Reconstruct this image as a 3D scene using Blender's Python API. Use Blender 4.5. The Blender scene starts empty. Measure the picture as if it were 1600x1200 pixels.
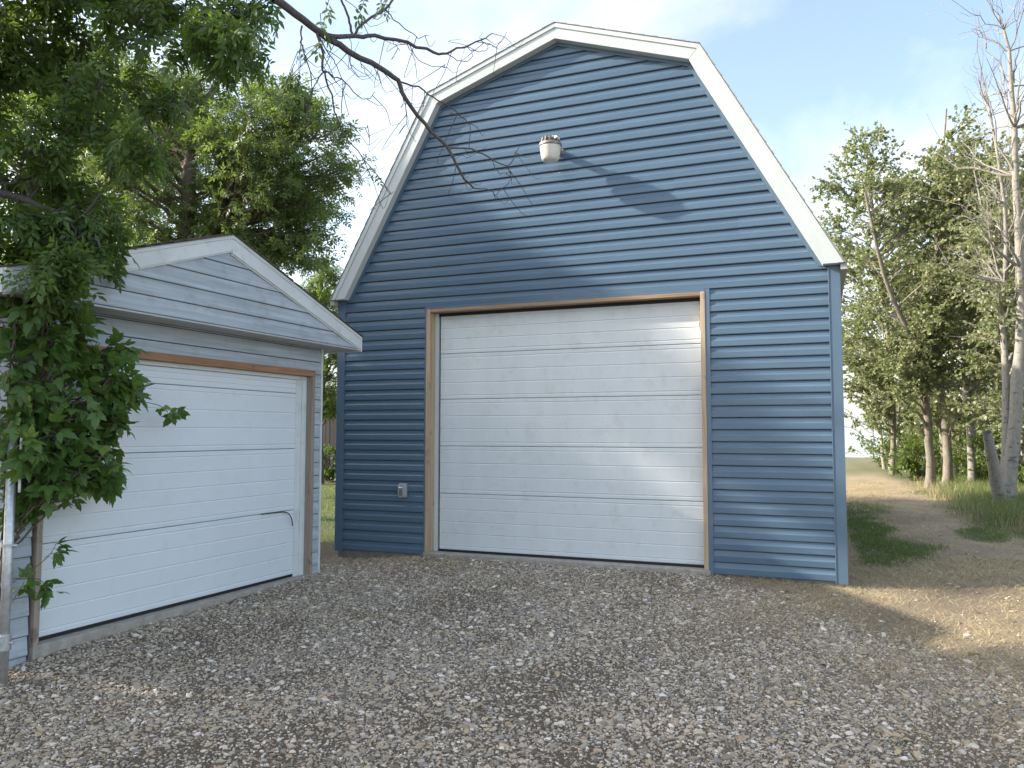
import bpy, math, random
import numpy as np
from mathutils import Vector, Matrix

scene = bpy.context.scene
col = scene.collection
rng = np.random.default_rng(7)
random.seed(7)

# ------------------------------------------------------------------ camera
F = 1200.0                                   # focal length in photo pixels (1600 wide)
YAW, PIT, ROL = -0.3753, 0.064, 0.0008
CAM = np.array([2.6227, -8.1481, 1.3634])
fw = np.array([math.sin(YAW)*math.cos(PIT), math.cos(YAW)*math.cos(PIT), math.sin(PIT)])
rt = np.array([math.cos(YAW), -math.sin(YAW), 0.0])
up = np.cross(rt, fw)
RT = rt*math.cos(ROL) + up*math.sin(ROL)
UP = -rt*math.sin(ROL) + up*math.cos(ROL)
cd = bpy.data.cameras.new('camera')
cd.sensor_width = 36.0
cd.lens = 36.0*F/1600.0
cd.clip_start = 0.05
cd.clip_end = 6000
cam = bpy.data.objects.new('camera', cd)
col.objects.link(cam)
M = Matrix((RT, UP, -fw)).transposed().to_4x4()
M.translation = Vector(CAM)
cam.matrix_world = M
scene.camera = cam

def ray(x, y): return fw + RT*(x-800)/F - UP*(y-600)/F
def at(x, y, d): return CAM + ray(x, y)*d            # a point seen at (x, y), d metres deep
def on_y(x, y, Y): r = ray(x, y); return CAM + r*(Y-CAM[1])/r[1]
def on_z(x, y, Z): r = ray(x, y); return CAM + r*(Z-CAM[2])/r[2]
def proj(P):
    d = np.asarray(P) - CAM
    z = d@fw
    return 800+F*(d@RT)/z, 600-F*(d@UP)/z, z

# ------------------------------------------------------------------ world, sun, exposure
SUN_EL = math.radians(29)
SUN_AZ = math.radians(16)                    # in front of the barn's face, from the left (-X)
to_sun = Vector((-math.cos(SUN_AZ)*math.cos(SUN_EL), -math.sin(SUN_AZ)*math.cos(SUN_EL), math.sin(SUN_EL)))
W = bpy.data.worlds.new('World'); scene.world = W; W.use_nodes = True
nt = W.node_tree; nt.nodes.clear()
wo = nt.nodes.new('ShaderNodeOutputWorld'); bg = nt.nodes.new('ShaderNodeBackground')
sky = nt.nodes.new('ShaderNodeTexSky'); sky.sky_type = 'NISHITA'; sky.sun_disc = False
sky.sun_elevation = SUN_EL
sky.sun_rotation = math.atan2(to_sun.x, to_sun.y)
sky.dust_density = 2.6; sky.air_density = 1.0; sky.ozone_density = 0.5
tc = nt.nodes.new('ShaderNodeTexCoord')
sep = nt.nodes.new('ShaderNodeSeparateXYZ'); nt.links.new(tc.outputs['Generated'], sep.inputs[0])
def wmath(op, a, b=None, c=None):
    n = nt.nodes.new('ShaderNodeMath'); n.operation = op
    for i, v in enumerate((a, b, c)):
        if v is None: continue
        if isinstance(v, (int, float)): n.inputs[i].default_value = v
        else: nt.links.new(v, n.inputs[i])
    return n.outputs[0]
zz = wmath('ADD', wmath('MAXIMUM', sep.outputs[2], 0.0), 0.28)
cmb = nt.nodes.new('ShaderNodeCombineXYZ')
nt.links.new(wmath('DIVIDE', sep.outputs[0], zz), cmb.inputs[0])
nt.links.new(wmath('DIVIDE', sep.outputs[1], zz), cmb.inputs[1])
ns = nt.nodes.new('ShaderNodeTexNoise'); ns.inputs['Scale'].default_value = 1.35
ns.inputs['Detail'].default_value = 9; ns.inputs['Roughness'].default_value = 0.55; ns.inputs['Distortion'].default_value = 0.25
mp = nt.nodes.new('ShaderNodeMapping'); mp.inputs['Location'].default_value = (9.4, 5.2, 0)
nt.links.new(cmb.outputs[0], mp.inputs[0]); nt.links.new(mp.outputs[0], ns.inputs['Vector'])
cr = nt.nodes.new('ShaderNodeValToRGB'); cr.color_ramp.elements[0].position = 0.41; cr.color_ramp.elements[1].position = 0.63
nt.links.new(ns.outputs['Fac'], cr.inputs[0])
mx = nt.nodes.new('ShaderNodeMix'); mx.data_type = 'RGBA'
hz = nt.nodes.new('ShaderNodeMapRange'); hz.interpolation_type = 'SMOOTHSTEP'      # pale haze towards the horizon
for i_, v_ in ((1, 0.0), (2, 0.12), (3, 0.6), (4, 0.0)): hz.inputs[i_].default_value = v_
nt.links.new(sep.outputs[2], hz.inputs[0])
cf = wmath('ADD', wmath('MULTIPLY', cr.outputs[0], 0.70), 0.05)
nt.links.new(wmath('MAXIMUM', cf, hz.outputs[0]), mx.inputs['Factor'])
nt.links.new(sky.outputs[0], mx.inputs['A'])
mx.inputs['B'].default_value = (3.75, 3.75, 3.75, 1)      # sunlit cloud, in the sky texture's own units
nt.links.new(mx.outputs['Result'], bg.inputs['Color'])
bg.inputs['Strength'].default_value = 0.15
nt.links.new(bg.outputs[0], wo.inputs[0])
sl = bpy.data.lights.new('sun', 'SUN'); sl.energy = 3.5; sl.angle = math.radians(0.9); sl.color = (1.0, 0.90, 0.77)
so = bpy.data.objects.new('sun', sl); col.objects.link(so)
so.location = (-12, -6, 14)
so.rotation_euler = to_sun.to_track_quat('Z', 'Y').to_euler()
vs = scene.view_settings
vs.view_transform = 'Standard'; vs.look = 'None'; vs.gamma = 1.0; vs.use_curve_mapping = False
vs.exposure = 1.45
scene.cycles.max_bounces = 8
scene.cycles.transparent_max_bounces = 8

# ------------------------------------------------------------------ materials
def new_mat(name):
    m = bpy.data.materials.new(name); m.use_nodes = True
    n = m.node_tree; b = n.nodes['Principled BSDF']
    return m, n, b
class G:                                            # tiny node-graph helper
    def __init__(s, nt): s.nt = nt
    def n(s, t, **k):
        x = s.nt.nodes.new(t)
        for a, v in k.items(): setattr(x, a, v)
        return x
    def l(s, a, b): s.nt.links.new(a, b)
    def coord(s, kind='Object', scale=(1,1,1), loc=(0,0,0)):
        c = s.n('ShaderNodeTexCoord'); m = s.n('ShaderNodeMapping')
        m.inputs['Scale'].default_value = scale; m.inputs['Location'].default_value = loc
        s.l(c.outputs[kind], m.inputs[0]); return m.outputs[0]
    def world(s, scale=(1,1,1), off=False):
        c = s.n('ShaderNodeNewGeometry'); m = s.n('ShaderNodeMapping')
        m.inputs['Scale'].default_value = scale
        s.l(c.outputs['Position'], m.inputs[0])
        if off:
            oi = s.n('ShaderNodeObjectInfo'); v = s.n('ShaderNodeVectorMath', operation='SCALE')
            v.inputs[0].default_value = (13, 7, 5)
            s.l(oi.outputs['Random'], v.inputs['Scale']); s.l(v.outputs[0], m.inputs['Location'])
        return m.outputs[0]
    def noise(s, vec, scale, detail=4, rough=0.55, dist=0.0):
        x = s.n('ShaderNodeTexNoise'); x.inputs['Scale'].default_value = scale
        x.inputs['Detail'].default_value = detail; x.inputs['Roughness'].default_value = rough
        x.inputs['Distortion'].default_value = dist
        s.l(vec, x.inputs['Vector']); return x.outputs['Fac']
    def ramp(s, fac, stops):
        r = s.n('ShaderNodeValToRGB'); e = r.color_ramp.elements
        while len(e) < len(stops): e.new(0.5)
        for i, (p, c) in enumerate(stops):
            e[i].position = p; e[i].color = (c, c, c, 1) if isinstance(c, (int, float)) else (*c, 1)
        s.l(fac, r.inputs[0]); return r.outputs[0]
    def mix(s, fac, a, b, mode='MIX'):
        x = s.n('ShaderNodeMix', data_type='RGBA', blend_type=mode)
        for k, v in (('Factor', fac), ('A', a), ('B', b)):
            if isinstance(v, (int, float)): x.inputs[k].default_value = v
            elif isinstance(v, tuple): x.inputs[k].default_value = (*v, 1)
            else: s.l(v, x.inputs[k])
        return x.outputs['Result']
    def math(s, op, a, b):
        x = s.n('ShaderNodeMath', operation=op)
        for i, v in enumerate((a, b)):
            if isinstance(v, (int, float)): x.inputs[i].default_value = v
            else: s.l(v, x.inputs[i])
        return x.outputs[0]
    def bump(s, b, h, strength, dist=0.01):
        x = s.n('ShaderNodeBump'); x.inputs['Strength'].default_value = strength; x.inputs['Distance'].default_value = dist
        s.l(h, x.inputs['Height']); s.l(x.outputs[0], b.inputs['Normal'])

def mat_paint(name, base, rough=0.45, var=0.12, dirt=(0.25, 0.22, 0.18), dirt_amt=0.15, streak=(3, 3, 3), bump=0.05, fine=60):
    m, n, b = new_mat(name); g = G(n)
    big = g.noise(g.world(streak, True), 1.0, 5, 0.6)
    c = g.mix(g.ramp(big, [(0.35, 0.0), (0.7, 1.0)]), tuple(x*(1-var) for x in base), tuple(min(1, x*(1+var)) for x in base))
    d = g.noise(g.world((2.1, 2.1, 2.1)), 3.0, 8, 0.72)
    c = g.mix(g.math('MULTIPLY', g.ramp(d, [(0.52, 0.0), (0.72, 1.0)]), dirt_amt), c, dirt)
    g.l(c, b.inputs['Base Color'])
    g.l(g.ramp(d, [(0.3, rough*0.94), (0.7, min(1, rough*1.1))]), b.inputs['Roughness'])
    if bump: g.bump(b, g.noise(g.world(streak, True), fine, 3), bump, 0.004)
    return m

def mat_wood(name, light, dark, axis):
    m, n, b = new_mat(name); g = G(n)
    sc = [38, 38, 38]; sc[axis] = 1.6
    v = g.world(tuple(sc), True)
    a = g.noise(v, 1.0, 6, 0.65, 0.6)
    c = g.mix(g.ramp(a, [(0.3, 0.0), (0.68, 1.0)]), light, dark)
    k = g.noise(g.world((9, 9, 5) if axis == 2 else (5, 9, 9), True), 1.0, 3, 0.5)
    c = g.mix(g.ramp(k, [(0.62, 0.0), (0.74, 0.75)]), c, tuple(x*0.35 for x in dark))
    g.l(c, b.inputs['Base Color']); b.inputs['Roughness'].default_value = 0.75
    g.bump(b, a, 0.35, 0.004)
    return m

def mat_plain(name, base, rough=0.6, metal=0.0, var=0.2, scale=8):
    m, n, b = new_mat(name); g = G(n)
    a = g.noise(g.world(), scale, 6, 0.65)
    g.l(g.mix(g.ramp(a, [(0.3, 0.0), (0.7, 1.0)]), tuple(x*(1-var) for x in base), tuple(min(1, x*(1+var)) for x in base)), b.inputs['Base Color'])
    b.inputs['Roughness'].default_value = rough; b.inputs['Metallic'].default_value = metal
    g.bump(b, a, 0.15, 0.005)
    return m

def mat_leaf(name, c0, c1, c2, trans=0.4):
    m = bpy.data.materials.new(name); m.use_nodes = True
    n = m.node_tree; n.nodes.clear(); g = G(n)
    out = g.n('ShaderNodeOutputMaterial')
    at_ = g.n('ShaderNodeAttribute', attribute_name='tint'); oi = g.n('ShaderNodeObjectInfo')
    f = g.math('FRACT', g.math('ADD', at_.outputs['Fac'], oi.outputs['Random']), 0)
    c = g.ramp(f, [(0.0, c0), (0.6, c1), (0.93, c1), (1.0, c2)])
    p = g.n('ShaderNodeBsdfPrincipled'); p.inputs['Roughness'].default_value = 0.45
    g.l(c, p.inputs['Base Color'])
    t = g.n('ShaderNodeBsdfTranslucent')
    g.l(g.mix(0.5, c, (0.25, 0.38, 0.03), 'MIX'), t.inputs['Color'])
    ms = g.n('ShaderNodeMixShader'); ms.inputs[0].default_value = trans
    g.l(p.outputs[0], ms.inputs[1]); g.l(t.outputs[0], ms.inputs[2]); g.l(ms.outputs[0], out.inputs[0])
    return m

def mat_bark(name, base, dark, marks=0.5, scale=1.0):
    m, n, b = new_mat(name); g = G(n)
    a = g.noise(g.world((9*scale, 9*scale, 3*scale)), 2.0, 7, 0.7, 0.4)
    c = g.mix(g.ramp(a, [(0.35, 0.0), (0.7, 1.0)]), base, tuple(x*0.6 for x in base))
    k = g.noise(g.world((5*scale, 5*scale, 14*scale)), 1.0, 4, 0.6)
    c = g.mix(g.ramp(k, [(0.58, 0.0), (0.66, marks)]), c, dark)
    g.l(c, b.inputs['Base Color']); b.inputs['Roughness'].default_value = 0.9
    g.bump(b, a, 0.6, 0.02)
    return m

MT = {}
MT['blue'] = mat_paint('blue_vinyl', (0.092, 0.153, 0.222), 0.25, 0.10, (0.20, 0.24, 0.28), 0.10, (0.5, 2, 7), 0.02)
MT['blue_trim'] = mat_paint('blue_trim', (0.098, 0.160, 0.230), 0.33, 0.05, (0.22, 0.25, 0.28), 0.10, (4, 4, 0.6), 0.02)
MT['white_trim'] = mat_paint('white_aluminium', (0.58, 0.635, 0.63), 0.4, 0.04, (0.4, 0.38, 0.32), 0.2, (2, 2, 2), 0.02)
MT['door_white'] = mat_paint('white_door_steel', (0.68, 0.735, 0.755), 0.42, 0.03, (0.40, 0.36, 0.29), 0.26, (5, 5, 0.6), 0.08, 45)
MT['door_white2'] = mat_paint('shed_door_steel', (0.70, 0.77, 0.82), 0.42, 0.03, (0.45, 0.42, 0.36), 0.14, (1, 1, 1), 0.06, 45)
MT['shed_siding'] = mat_paint('weathered_siding', (0.42, 0.49, 0.55), 0.65, 0.20, (0.20, 0.19, 0.18), 0.4, (2.5, 1.1, 26), 0.15)
MT['shed_trim'] = mat_paint('shed_fascia_white', (0.66, 0.72, 0.74), 0.5, 0.06, (0.28, 0.26, 0.22), 0.3, (2, 2, 2), 0.03)
MT['soffit'] = mat_paint('soffit', (0.45, 0.46, 0.43), 0.6, 0.1, (0.2, 0.18, 0.15), 0.35, (4, 30, 4), 0.1)
MT['wood_v'] = mat_wood('pine_upright', (0.55, 0.44, 0.31), (0.38, 0.27, 0.17), 2)
MT['wood_x'] = mat_wood('pine_header', (0.42, 0.32, 0.22), (0.24, 0.16, 0.10), 0)
MT['wood_y'] = mat_wood('cedar_header', (0.40, 0.23, 0.13), (0.24, 0.12, 0.065), 1)
MT['wood_grey'] = mat_wood('greyed_wood', (0.40, 0.34, 0.28), (0.25, 0.20, 0.16), 2)
MT['black'] = mat_plain('black_rubber', (0.012, 0.014, 0.018), 0.6)
MT['concrete'] = mat_plain('concrete', (0.36, 0.34, 0.30), 0.9, 0, 0.25, 14)
MT['concrete_d'] = mat_plain('old_concrete', (0.20, 0.20, 0.18), 0.9, 0, 0.3, 9)
MT['shingle'] = mat_plain('asphalt_shingle', (0.075, 0.07, 0.062), 0.95, 0, 0.4, 40)
MT['shingle_l'] = mat_plain('pale_shingle', (0.30, 0.28, 0.25), 0.95, 0, 0.3, 40)
MT['galv'] = mat_plain('galvanised_steel', (0.55, 0.58, 0.60), 0.42, 0.75, 0.2, 30)
MT['grey_plastic'] = mat_plain('grey_plastic', (0.36, 0.39, 0.41), 0.5, 0, 0.1, 20)
MT['lamp_metal'] = mat_plain('lamp_metal', (0.27, 0.25, 0.23), 0.5, 0.5, 0.25, 25)
MT['wood_fence'] = mat_wood('old_fence_board', (0.034, 0.036, 0.036), (0.018, 0.018, 0.018), 2)
MT['hidden'] = mat_plain('sheathing', (0.05, 0.07, 0.10), 0.9)
m, n, b = new_mat('lens'); g = G(n)
g.l(g.mix(g.ramp(g.noise(g.world(), 14, 4), [(0.35, 0.0), (0.7, 1.0)]), (0.78, 0.76, 0.66), (0.86, 0.86, 0.82)), b.inputs['Base Color'])
b.inputs['Roughness'].default_value = 0.22; b.inputs['Transmission Weight'].default_value = 0.25; b.inputs['IOR'].default_value = 1.45
MT['lens'] = m
m, n, b = new_mat('clear_cover'); b.inputs['Base Color'].default_value = (0.30, 0.33, 0.33, 1); b.inputs['Roughness'].default_value = 0.15
b.inputs['Transmission Weight'].default_value = 0.5; MT['clear'] = m
MT['bark_grey'] = mat_bark('bark_brown', (0.17, 0.14, 0.11), (0.06, 0.05, 0.04), 0.5)
MT['bark_dead'] = mat_bark('bark_branch', (0.12, 0.11, 0.11), (0.06, 0.055, 0.05), 0.4, 4)
MT['bark_aspen'] = mat_bark('bark_aspen', (0.33, 0.31, 0.27), (0.07, 0.09, 0.08), 0.8)
MT['bark_poplar'] = mat_bark('bark_poplar', (0.25, 0.225, 0.185), (0.07, 0.085, 0.07), 0.6)
MT['leaf_elder'] = mat_leaf('leaf_box_elder', (0.05, 0.10, 0.026), (0.095, 0.17, 0.04), (0.18, 0.25, 0.05), 0.42)
MT['leaf_sap'] = mat_leaf('leaf_sapling', (0.05, 0.115, 0.03), (0.10, 0.195, 0.045), (0.20, 0.29, 0.07), 0.36)
MT['leaf_ash'] = mat_leaf('leaf_yard_tree', (0.09, 0.145, 0.055), (0.155, 0.225, 0.08), (0.26, 0.31, 0.11), 0.42)
MT['leaf_aspen'] = mat_leaf('leaf_poplar', (0.21, 0.24, 0.135), (0.32, 0.34, 0.20), (0.42, 0.33, 0.23), 0.42)
MT['leaf_shrub'] = mat_leaf('leaf_shrub', (0.07, 0.12, 0.03), (0.13, 0.20, 0.045), (0.25, 0.30, 0.07), 0.45)
MT['grass'] = mat_leaf('grass_blade', (0.085, 0.14, 0.04), (0.155, 0.21, 0.07), (0.30, 0.27, 0.12), 0.35)
MT['straw'] = mat_leaf('dry_grass', (0.33, 0.26, 0.15), (0.52, 0.42, 0.25), (0.24, 0.18, 0.11), 0.15)
m, n, b = new_mat('gravel_stone'); g = G(n)
oi = g.n('ShaderNodeObjectInfo')
c = g.ramp(oi.outputs['Random'], [(0.0, (0.095, 0.083, 0.068)), (0.14, (0.20, 0.175, 0.14)), (0.30, (0.42, 0.355, 0.262)), (0.44, (0.33, 0.305, 0.265)),
     (0.56, (0.53, 0.445, 0.33)), (0.66, (0.42, 0.31, 0.20)), (0.73, (0.19, 0.19, 0.19)), (0.86, (0.58, 0.52, 0.42)), (1.0, (0.78, 0.74, 0.66))])
v = g.coord('Object', (1, 1, 1))
c = g.mix(g.ramp(g.noise(v, 3.0, 5), [(0.35, 0.0), (0.8, 0.4)]), c, (0.24, 0.19, 0.135))
g.l(c, b.inputs['Base Color']); b.inputs['Roughness'].default_value = 0.78
MT['stone'] = m
m, n, b = new_mat('lake_water'); g = G(n)
b.inputs['Base Color'].default_value = (0.30, 0.36, 0.40, 1); b.inputs['Roughness'].default_value = 0.12
g.bump(b, g.noise(g.world((0.6, 2, 1)), 1.0, 4), 0.12, 0.1); MT['water'] = m
# ground: bare dirt, dry straw and lawn zones from mesh attributes
m, n, b = new_mat('ground_soil'); g = G(n)
def attr(nm): return g.n('ShaderNodeAttribute', attribute_name=nm).outputs['Fac']
w = g.world()
n1 = g.noise(w, 2.2, 8, 0.7); n2 = g.noise(w, 34, 9, 0.78); n3 = g.noise(w, 0.7, 5, 0.6)
dirt = g.mix(g.ramp(n2, [(0.3, 0.0), (0.7, 1.0)]), (0.095, 0.074, 0.052), (0.25, 0.20, 0.145))
dirt = g.mix(g.ramp(n1, [(0.35, 0.0), (0.7, 0.6)]), dirt, (0.16, 0.12, 0.083))
straw = g.mix(g.ramp(n2, [(0.3, 0.0), (0.65, 1.0)]), (0.28, 0.225, 0.15), (0.56, 0.455, 0.30))
lawn = g.mix(g.ramp(n2, [(0.3, 0.0), (0.7, 1.0)]), (0.045, 0.075, 0.02), (0.09, 0.13, 0.035))
lawn = g.mix(g.ramp(n3, [(0.45, 0.0), (0.7, 0.6)]), lawn, (0.17, 0.15, 0.07))
c = g.mix(attr('straw'), dirt, straw); c = g.mix(attr('lawn'), c, lawn)
g.l(c, b.inputs['Base Color']); b.inputs['Roughness'].default_value = 0.95
c = g.mix(g.ramp(g.noise(w, 5.5, 8, 0.75), [(0.40, 0.0), (0.68, 0.40)]), c, (0.15, 0.12, 0.085)); g.l(c, b.inputs['Base Color'])
g.bump(b, n2, 1.0, 0.03); MT['ground'] = m

# ------------------------------------------------------------------ mesh helpers
def link(name, me, mat, parent=None, loc=None):
    o = bpy.data.objects.new(name, me)
    if mat is not None and not me.materials: me.materials.append(mat)
    col.objects.link(o)
    if parent is not None: o.parent = parent
    if loc is not None: o.location = loc
    return o
def np_mesh(name, V, Fc, tint=None, smooth=False):
    """V (n,3); Fc (m,k) all faces with k corners"""
    V = np.asarray(V, np.float32); Fc = np.asarray(Fc, np.int32)
    me = bpy.data.meshes.new(name); m_, k = Fc.shape
    me.vertices.add(len(V)); me.vertices.foreach_set('co', V.ravel())
    me.loops.add(m_*k); me.loops.foreach_set('vertex_index', Fc.ravel())
    me.polygons.add(m_); me.polygons.foreach_set('loop_start', np.arange(0, m_*k, k, dtype=np.int32))
    me.update(calc_edges=True)
    if tint is not None:
        a = me.attributes.new('tint', 'FLOAT', 'POINT'); a.data.foreach_set('value', np.asarray(tint, np.float32))
    if smooth: me.polygons.foreach_set('use_smooth', np.ones(m_, bool))
    return me
class MB:
    def __init__(s): s.v = []; s.f = []
    def add(s, V, Fc):
        o = len(s.v); s.v += [tuple(map(float, p)) for p in V]; s.f += [tuple(i+o for i in q) for q in Fc]; return s
    def box(s, x0, x1, y0, y1, z0, z1):
        return s.add([(x0,y0,z0),(x1,y0,z0),(x1,y1,z0),(x0,y1,z0),(x0,y0,z1),(x1,y0,z1),(x1,y1,z1),(x0,y1,z1)],
            [(0,3,2,1),(4,5,6,7),(0,1,5,4),(1,2,6,5),(2,3,7,6),(3,0,4,7)])
    def prism_y(s, poly, y0, y1):                       # polygon in (x,z), extruded along y
        k = len(poly)
        return s.add([(x,y0,z) for x, z in poly]+[(x,y1,z) for x, z in poly],
            [tuple(range(k)), tuple(range(2*k-1, k-1, -1))]+[(i, i+k, (i+1) % k+k, (i+1) % k) for i in range(k)])
    def prism_x(s, poly, x0, x1):                       # polygon in (y,z), extruded along x
        k = len(poly)
        return s.add([(x0,y,z) for y, z in poly]+[(x1,y,z) for y, z in poly],
            [tuple(range(k-1, -1, -1)), tuple(range(k, 2*k))]+[(i, (i+1) % k, (i+1) % k+k, i+k) for i in range(k)])
    def tube(s, P, R, k=6, cap=True):
        V, Fc = tube_np(np.asarray(P, float), R, k)
        s.add(V, [tuple(q) for q in Fc])
        if cap:
            o = len(s.v)-len(V)
            s.f.append(tuple(o+i for i in range(k-1, -1, -1))); s.f.append(tuple(o+len(V)-k+i for i in range(k)))
        return s
    def lathe(s, prof, k=20, c=(0,0,0)):                # prof: (r,z) upward
        n_ = len(prof); V = []
        for r_, z in prof:
            for i in range(k):
                a = 2*math.pi*i/k; V.append((c[0]+r_*math.cos(a), c[1]+r_*math.sin(a), c[2]+z))
        Fc = [(j*k+i, j*k+(i+1) % k, (j+1)*k+(i+1) % k, (j+1)*k+i) for j in range(n_-1) for i in range(k)]
        Fc += [tuple(range(k-1, -1, -1)), tuple((n_-1)*k+i for i in range(k))]
        return s.add(V, Fc)
    def build(s, name, mat, parent=None, smooth=False, bevel=0):
        me = bpy.data.meshes.new(name); me.from_pydata(s.v, [], s.f); me.update()
        if smooth: me.polygons.foreach_set('use_smooth', np.ones(len(me.polygons), bool))
        o = link(name, me, mat, parent)
        if bevel:
            md = o.modifiers.new('bevel', 'BEVEL'); md.width = bevel; md.segments = 2; md.limit_method = 'ANGLE'
        return o
def tube_np(P, R, k=5):
    n_ = len(P); R = np.broadcast_to(np.asarray(R, float), (n_,)) if np.ndim(R) == 0 else np.asarray(R, float)
    T = np.gradient(P, axis=0); T /= np.linalg.norm(T, axis=1, keepdims=True)+1e-9
    a = np.array([0, 0, 1.0]) if abs(T[0, 2]) < 0.9 else np.array([1.0, 0, 0])
    u = np.cross(T[0], a); u /= np.linalg.norm(u)
    ang = 2*np.pi*np.arange(k)/k; V = np.empty((n_, k, 3))
    for i in range(n_):
        u = u-T[i]*(u@T[i]); u /= np.linalg.norm(u)+1e-9; v = np.cross(T[i], u)
        V[i] = P[i]+R[i]*(np.cos(ang)[:, None]*u+np.sin(ang)[:, None]*v)
    i, j = np.meshgrid(np.arange(n_-1), np.arange(k), indexing='ij'); j2 = (j+1) % k
    Fc = np.stack([i*k+j, i*k+j2, (i+1)*k+j2, (i+1)*k+j], -1).reshape(-1, 4)
    return V.reshape(-1, 3), Fc
class Tubes:
    def __init__(s): s.V = []; s.F = []; s.n = 0
    def add(s, P, R, k=5):
        V, Fc = tube_np(np.asarray(P, float), R, k); s.V.append(V); s.F.append(Fc+s.n); s.n += len(V)
    def build(s, name, mat, parent):
        return link(name, np_mesh(name, np.concatenate(s.V), np.concatenate(s.F), smooth=True), mat, parent)
def thing(name, label, cat, loc=(0,0,0), rz=0.0, group=None):
    o = bpy.data.objects.new(name, None); o.empty_display_size = 0.2
    col.objects.link(o); o.location = loc; o.rotation_euler = (0, 0, rz)
    o['label'] = label; o['category'] = cat
    if group: o['group'] = group
    return o
def kind(o, k): o['kind'] = k; return o
def smooth_path(P, n_=24):                              # Catmull-Rom through the points
    P = np.asarray(P, float); Q = np.vstack([2*P[0]-P[1], P, 2*P[-1]-P[-2]]); out = []
    seg = len(P)-1; per = max(2, n_//seg)
    for i in range(seg):
        p0, p1, p2, p3 = Q[i:i+4]
        for t in np.linspace(0, 1, per, endpoint=False):
            out.append(0.5*((2*p1)+(-p0+p2)*t+(2*p0-5*p1+4*p2-p3)*t*t+(-p0+3*p1-3*p2+p3)*t**3))
    out.append(P[-1]); return np.array(out)

# ------------------------------------------------------------------ ground
def sstep(a, b_, x): t = np.clip((x-a)/(b_-a), 0, 1); return t*t*(3-2*t)
def wob(x, y, s=1.0, ph=0.0):
    return (np.sin(x*1.7*s+1.3+ph)*np.cos(y*1.3*s-0.7+ph)+0.6*np.sin(x*3.1*s-y*2.3*s+ph*2)+0.4*np.cos(x*5.3*s+y*4.7*s+ph*3))/2.0
def gz(x, y):
    x = np.asarray(x, float); y = np.asarray(y, float)
    base = -0.17+0.036*np.clip(y, -9, 0)
    amp = 0.095*sstep(-2.75, -1.5, x)*(1-0.5*sstep(1.6, 3.2, x))
    mound = amp*np.exp(-(np.clip(-y, 0, 99)/1.7)**2)*(1-sstep(0.2, 2.5, y))
    shd = (0.05+0.02*np.clip(-1-y, 0, 4))*np.exp(-((x+2.45)/0.55)**2)*sstep(-5.2, -4.0, y)*(1-sstep(-1.2, -0.6, y))
    right = 0.05*sstep(2.9, 4.5, x)*sstep(-2, 1, y)
    near = 0.012*wob(x, y, 0.9)*sstep(0.1, 0.8, np.abs(y)+0.1)
    far = -3.0*sstep(50, 58, y)
    return base+mound+right+near+far+shd
def axis(lo, hi, a, b_, fine):
    core = np.arange(a, b_+1e-6, fine)
    def out(start, end):
        r = []; p = start; st = fine
        while abs(p) < abs(end): st *= 1.35; p = p+math.copysign(st, end); r.append(p)
        return r
    return np.array(sorted(out(a, lo))+list(core)+out(b_, hi))
gxs = axis(-1500, 1500, -5, 8, 0.12); gys = axis(-400, 2500, -8, 14, 0.12)
GX, GY = np.meshgrid(gxs, gys, indexing='xy')
Vg = np.stack([GX, GY, gz(GX, GY)], -1).reshape(-1, 3)
nx, ny = len(gxs), len(gys)
ii, jj = np.meshgrid(np.arange(nx-1), np.arange(ny-1), indexing='xy')
Fg = np.stack([jj*nx+ii, jj*nx+ii+1, (jj+1)*nx+ii+1, (jj+1)*nx+ii], -1).reshape(-1, 4)
def gravel_zone(x, y):
    edge = np.where(x < 1.6, 0.25, -0.05-(x-1.6)*0.95)+0.35*wob(x, y, 1.1, 2.0)*(x > 1.2)
    return (1-sstep(-0.35, 0.35, y-edge))*sstep(-3.1, -2.7, x+np.clip(-1.0-y, 0, 1)*0)
def lawn_zone(x, y):
    L = sstep(-2.2, -3.2, -x*-1)*0
    left = sstep(0.2, 1.6, y)*(1-sstep(-2.9, -2.5, x))
    strip = (1-sstep(3.5, 3.95, x+0.4*wob(x, y, 0.9)))*sstep(3.0, 3.15, x)*sstep(1.3, 2.0, y-0.25*wob(x, y, 1.6))*(1-sstep(10.2, 11, y))
    p2 = np.exp(-(((x-4.75-0.02*y)/0.35)**2+((y-4.9)/0.8)**2)*1.2)
    p3 = np.exp(-(((x-5.35)/0.5)**2+((y-1.9)/1.0)**2)*1.1)
    edge = sstep(4.7, 5.5, x+0.4*wob(x, y, 0.7))*sstep(2.5, 5, y)*(1-sstep(20, 30, y))*0.75
    far = sstep(17, 27, y)*0.8
    return np.clip(left+strip+1.3*p2*(p2 > 0.3)+1.2*p3*(p3 > 0.3)+edge+far, 0, 1)
def straw_zone(x, y):
    s_ = sstep(-3.2, -0.6, y+(x-1.6)*0.85)*(0.55+0.25*sstep(-0.5, 1.0, y)+0.45*wob(x, y, 1.3, 4.0))*sstep(1.0, 2.4, x)
    return np.clip(s_, 0, 1)
gm = np_mesh('ground', Vg, Fg, smooth=True)
for nm, fn in (('lawn', lawn_zone), ('straw', straw_zone)):
    a = gm.attributes.new(nm, 'FLOAT', 'POINT'); a.data.foreach_set('value', fn(Vg[:, 0], Vg[:, 1]).astype(np.float32))
kind(link('ground', gm, MT['ground']), 'structure')
kind(MB().add([(-1500, 50.5, -1.1), (1500, 50.5, -1.1), (1500, 2500, -1.1), (-1500, 2500, -1.1)], [(0, 1, 2, 3)]).build('lake', MT['water']), 'structure')

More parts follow.
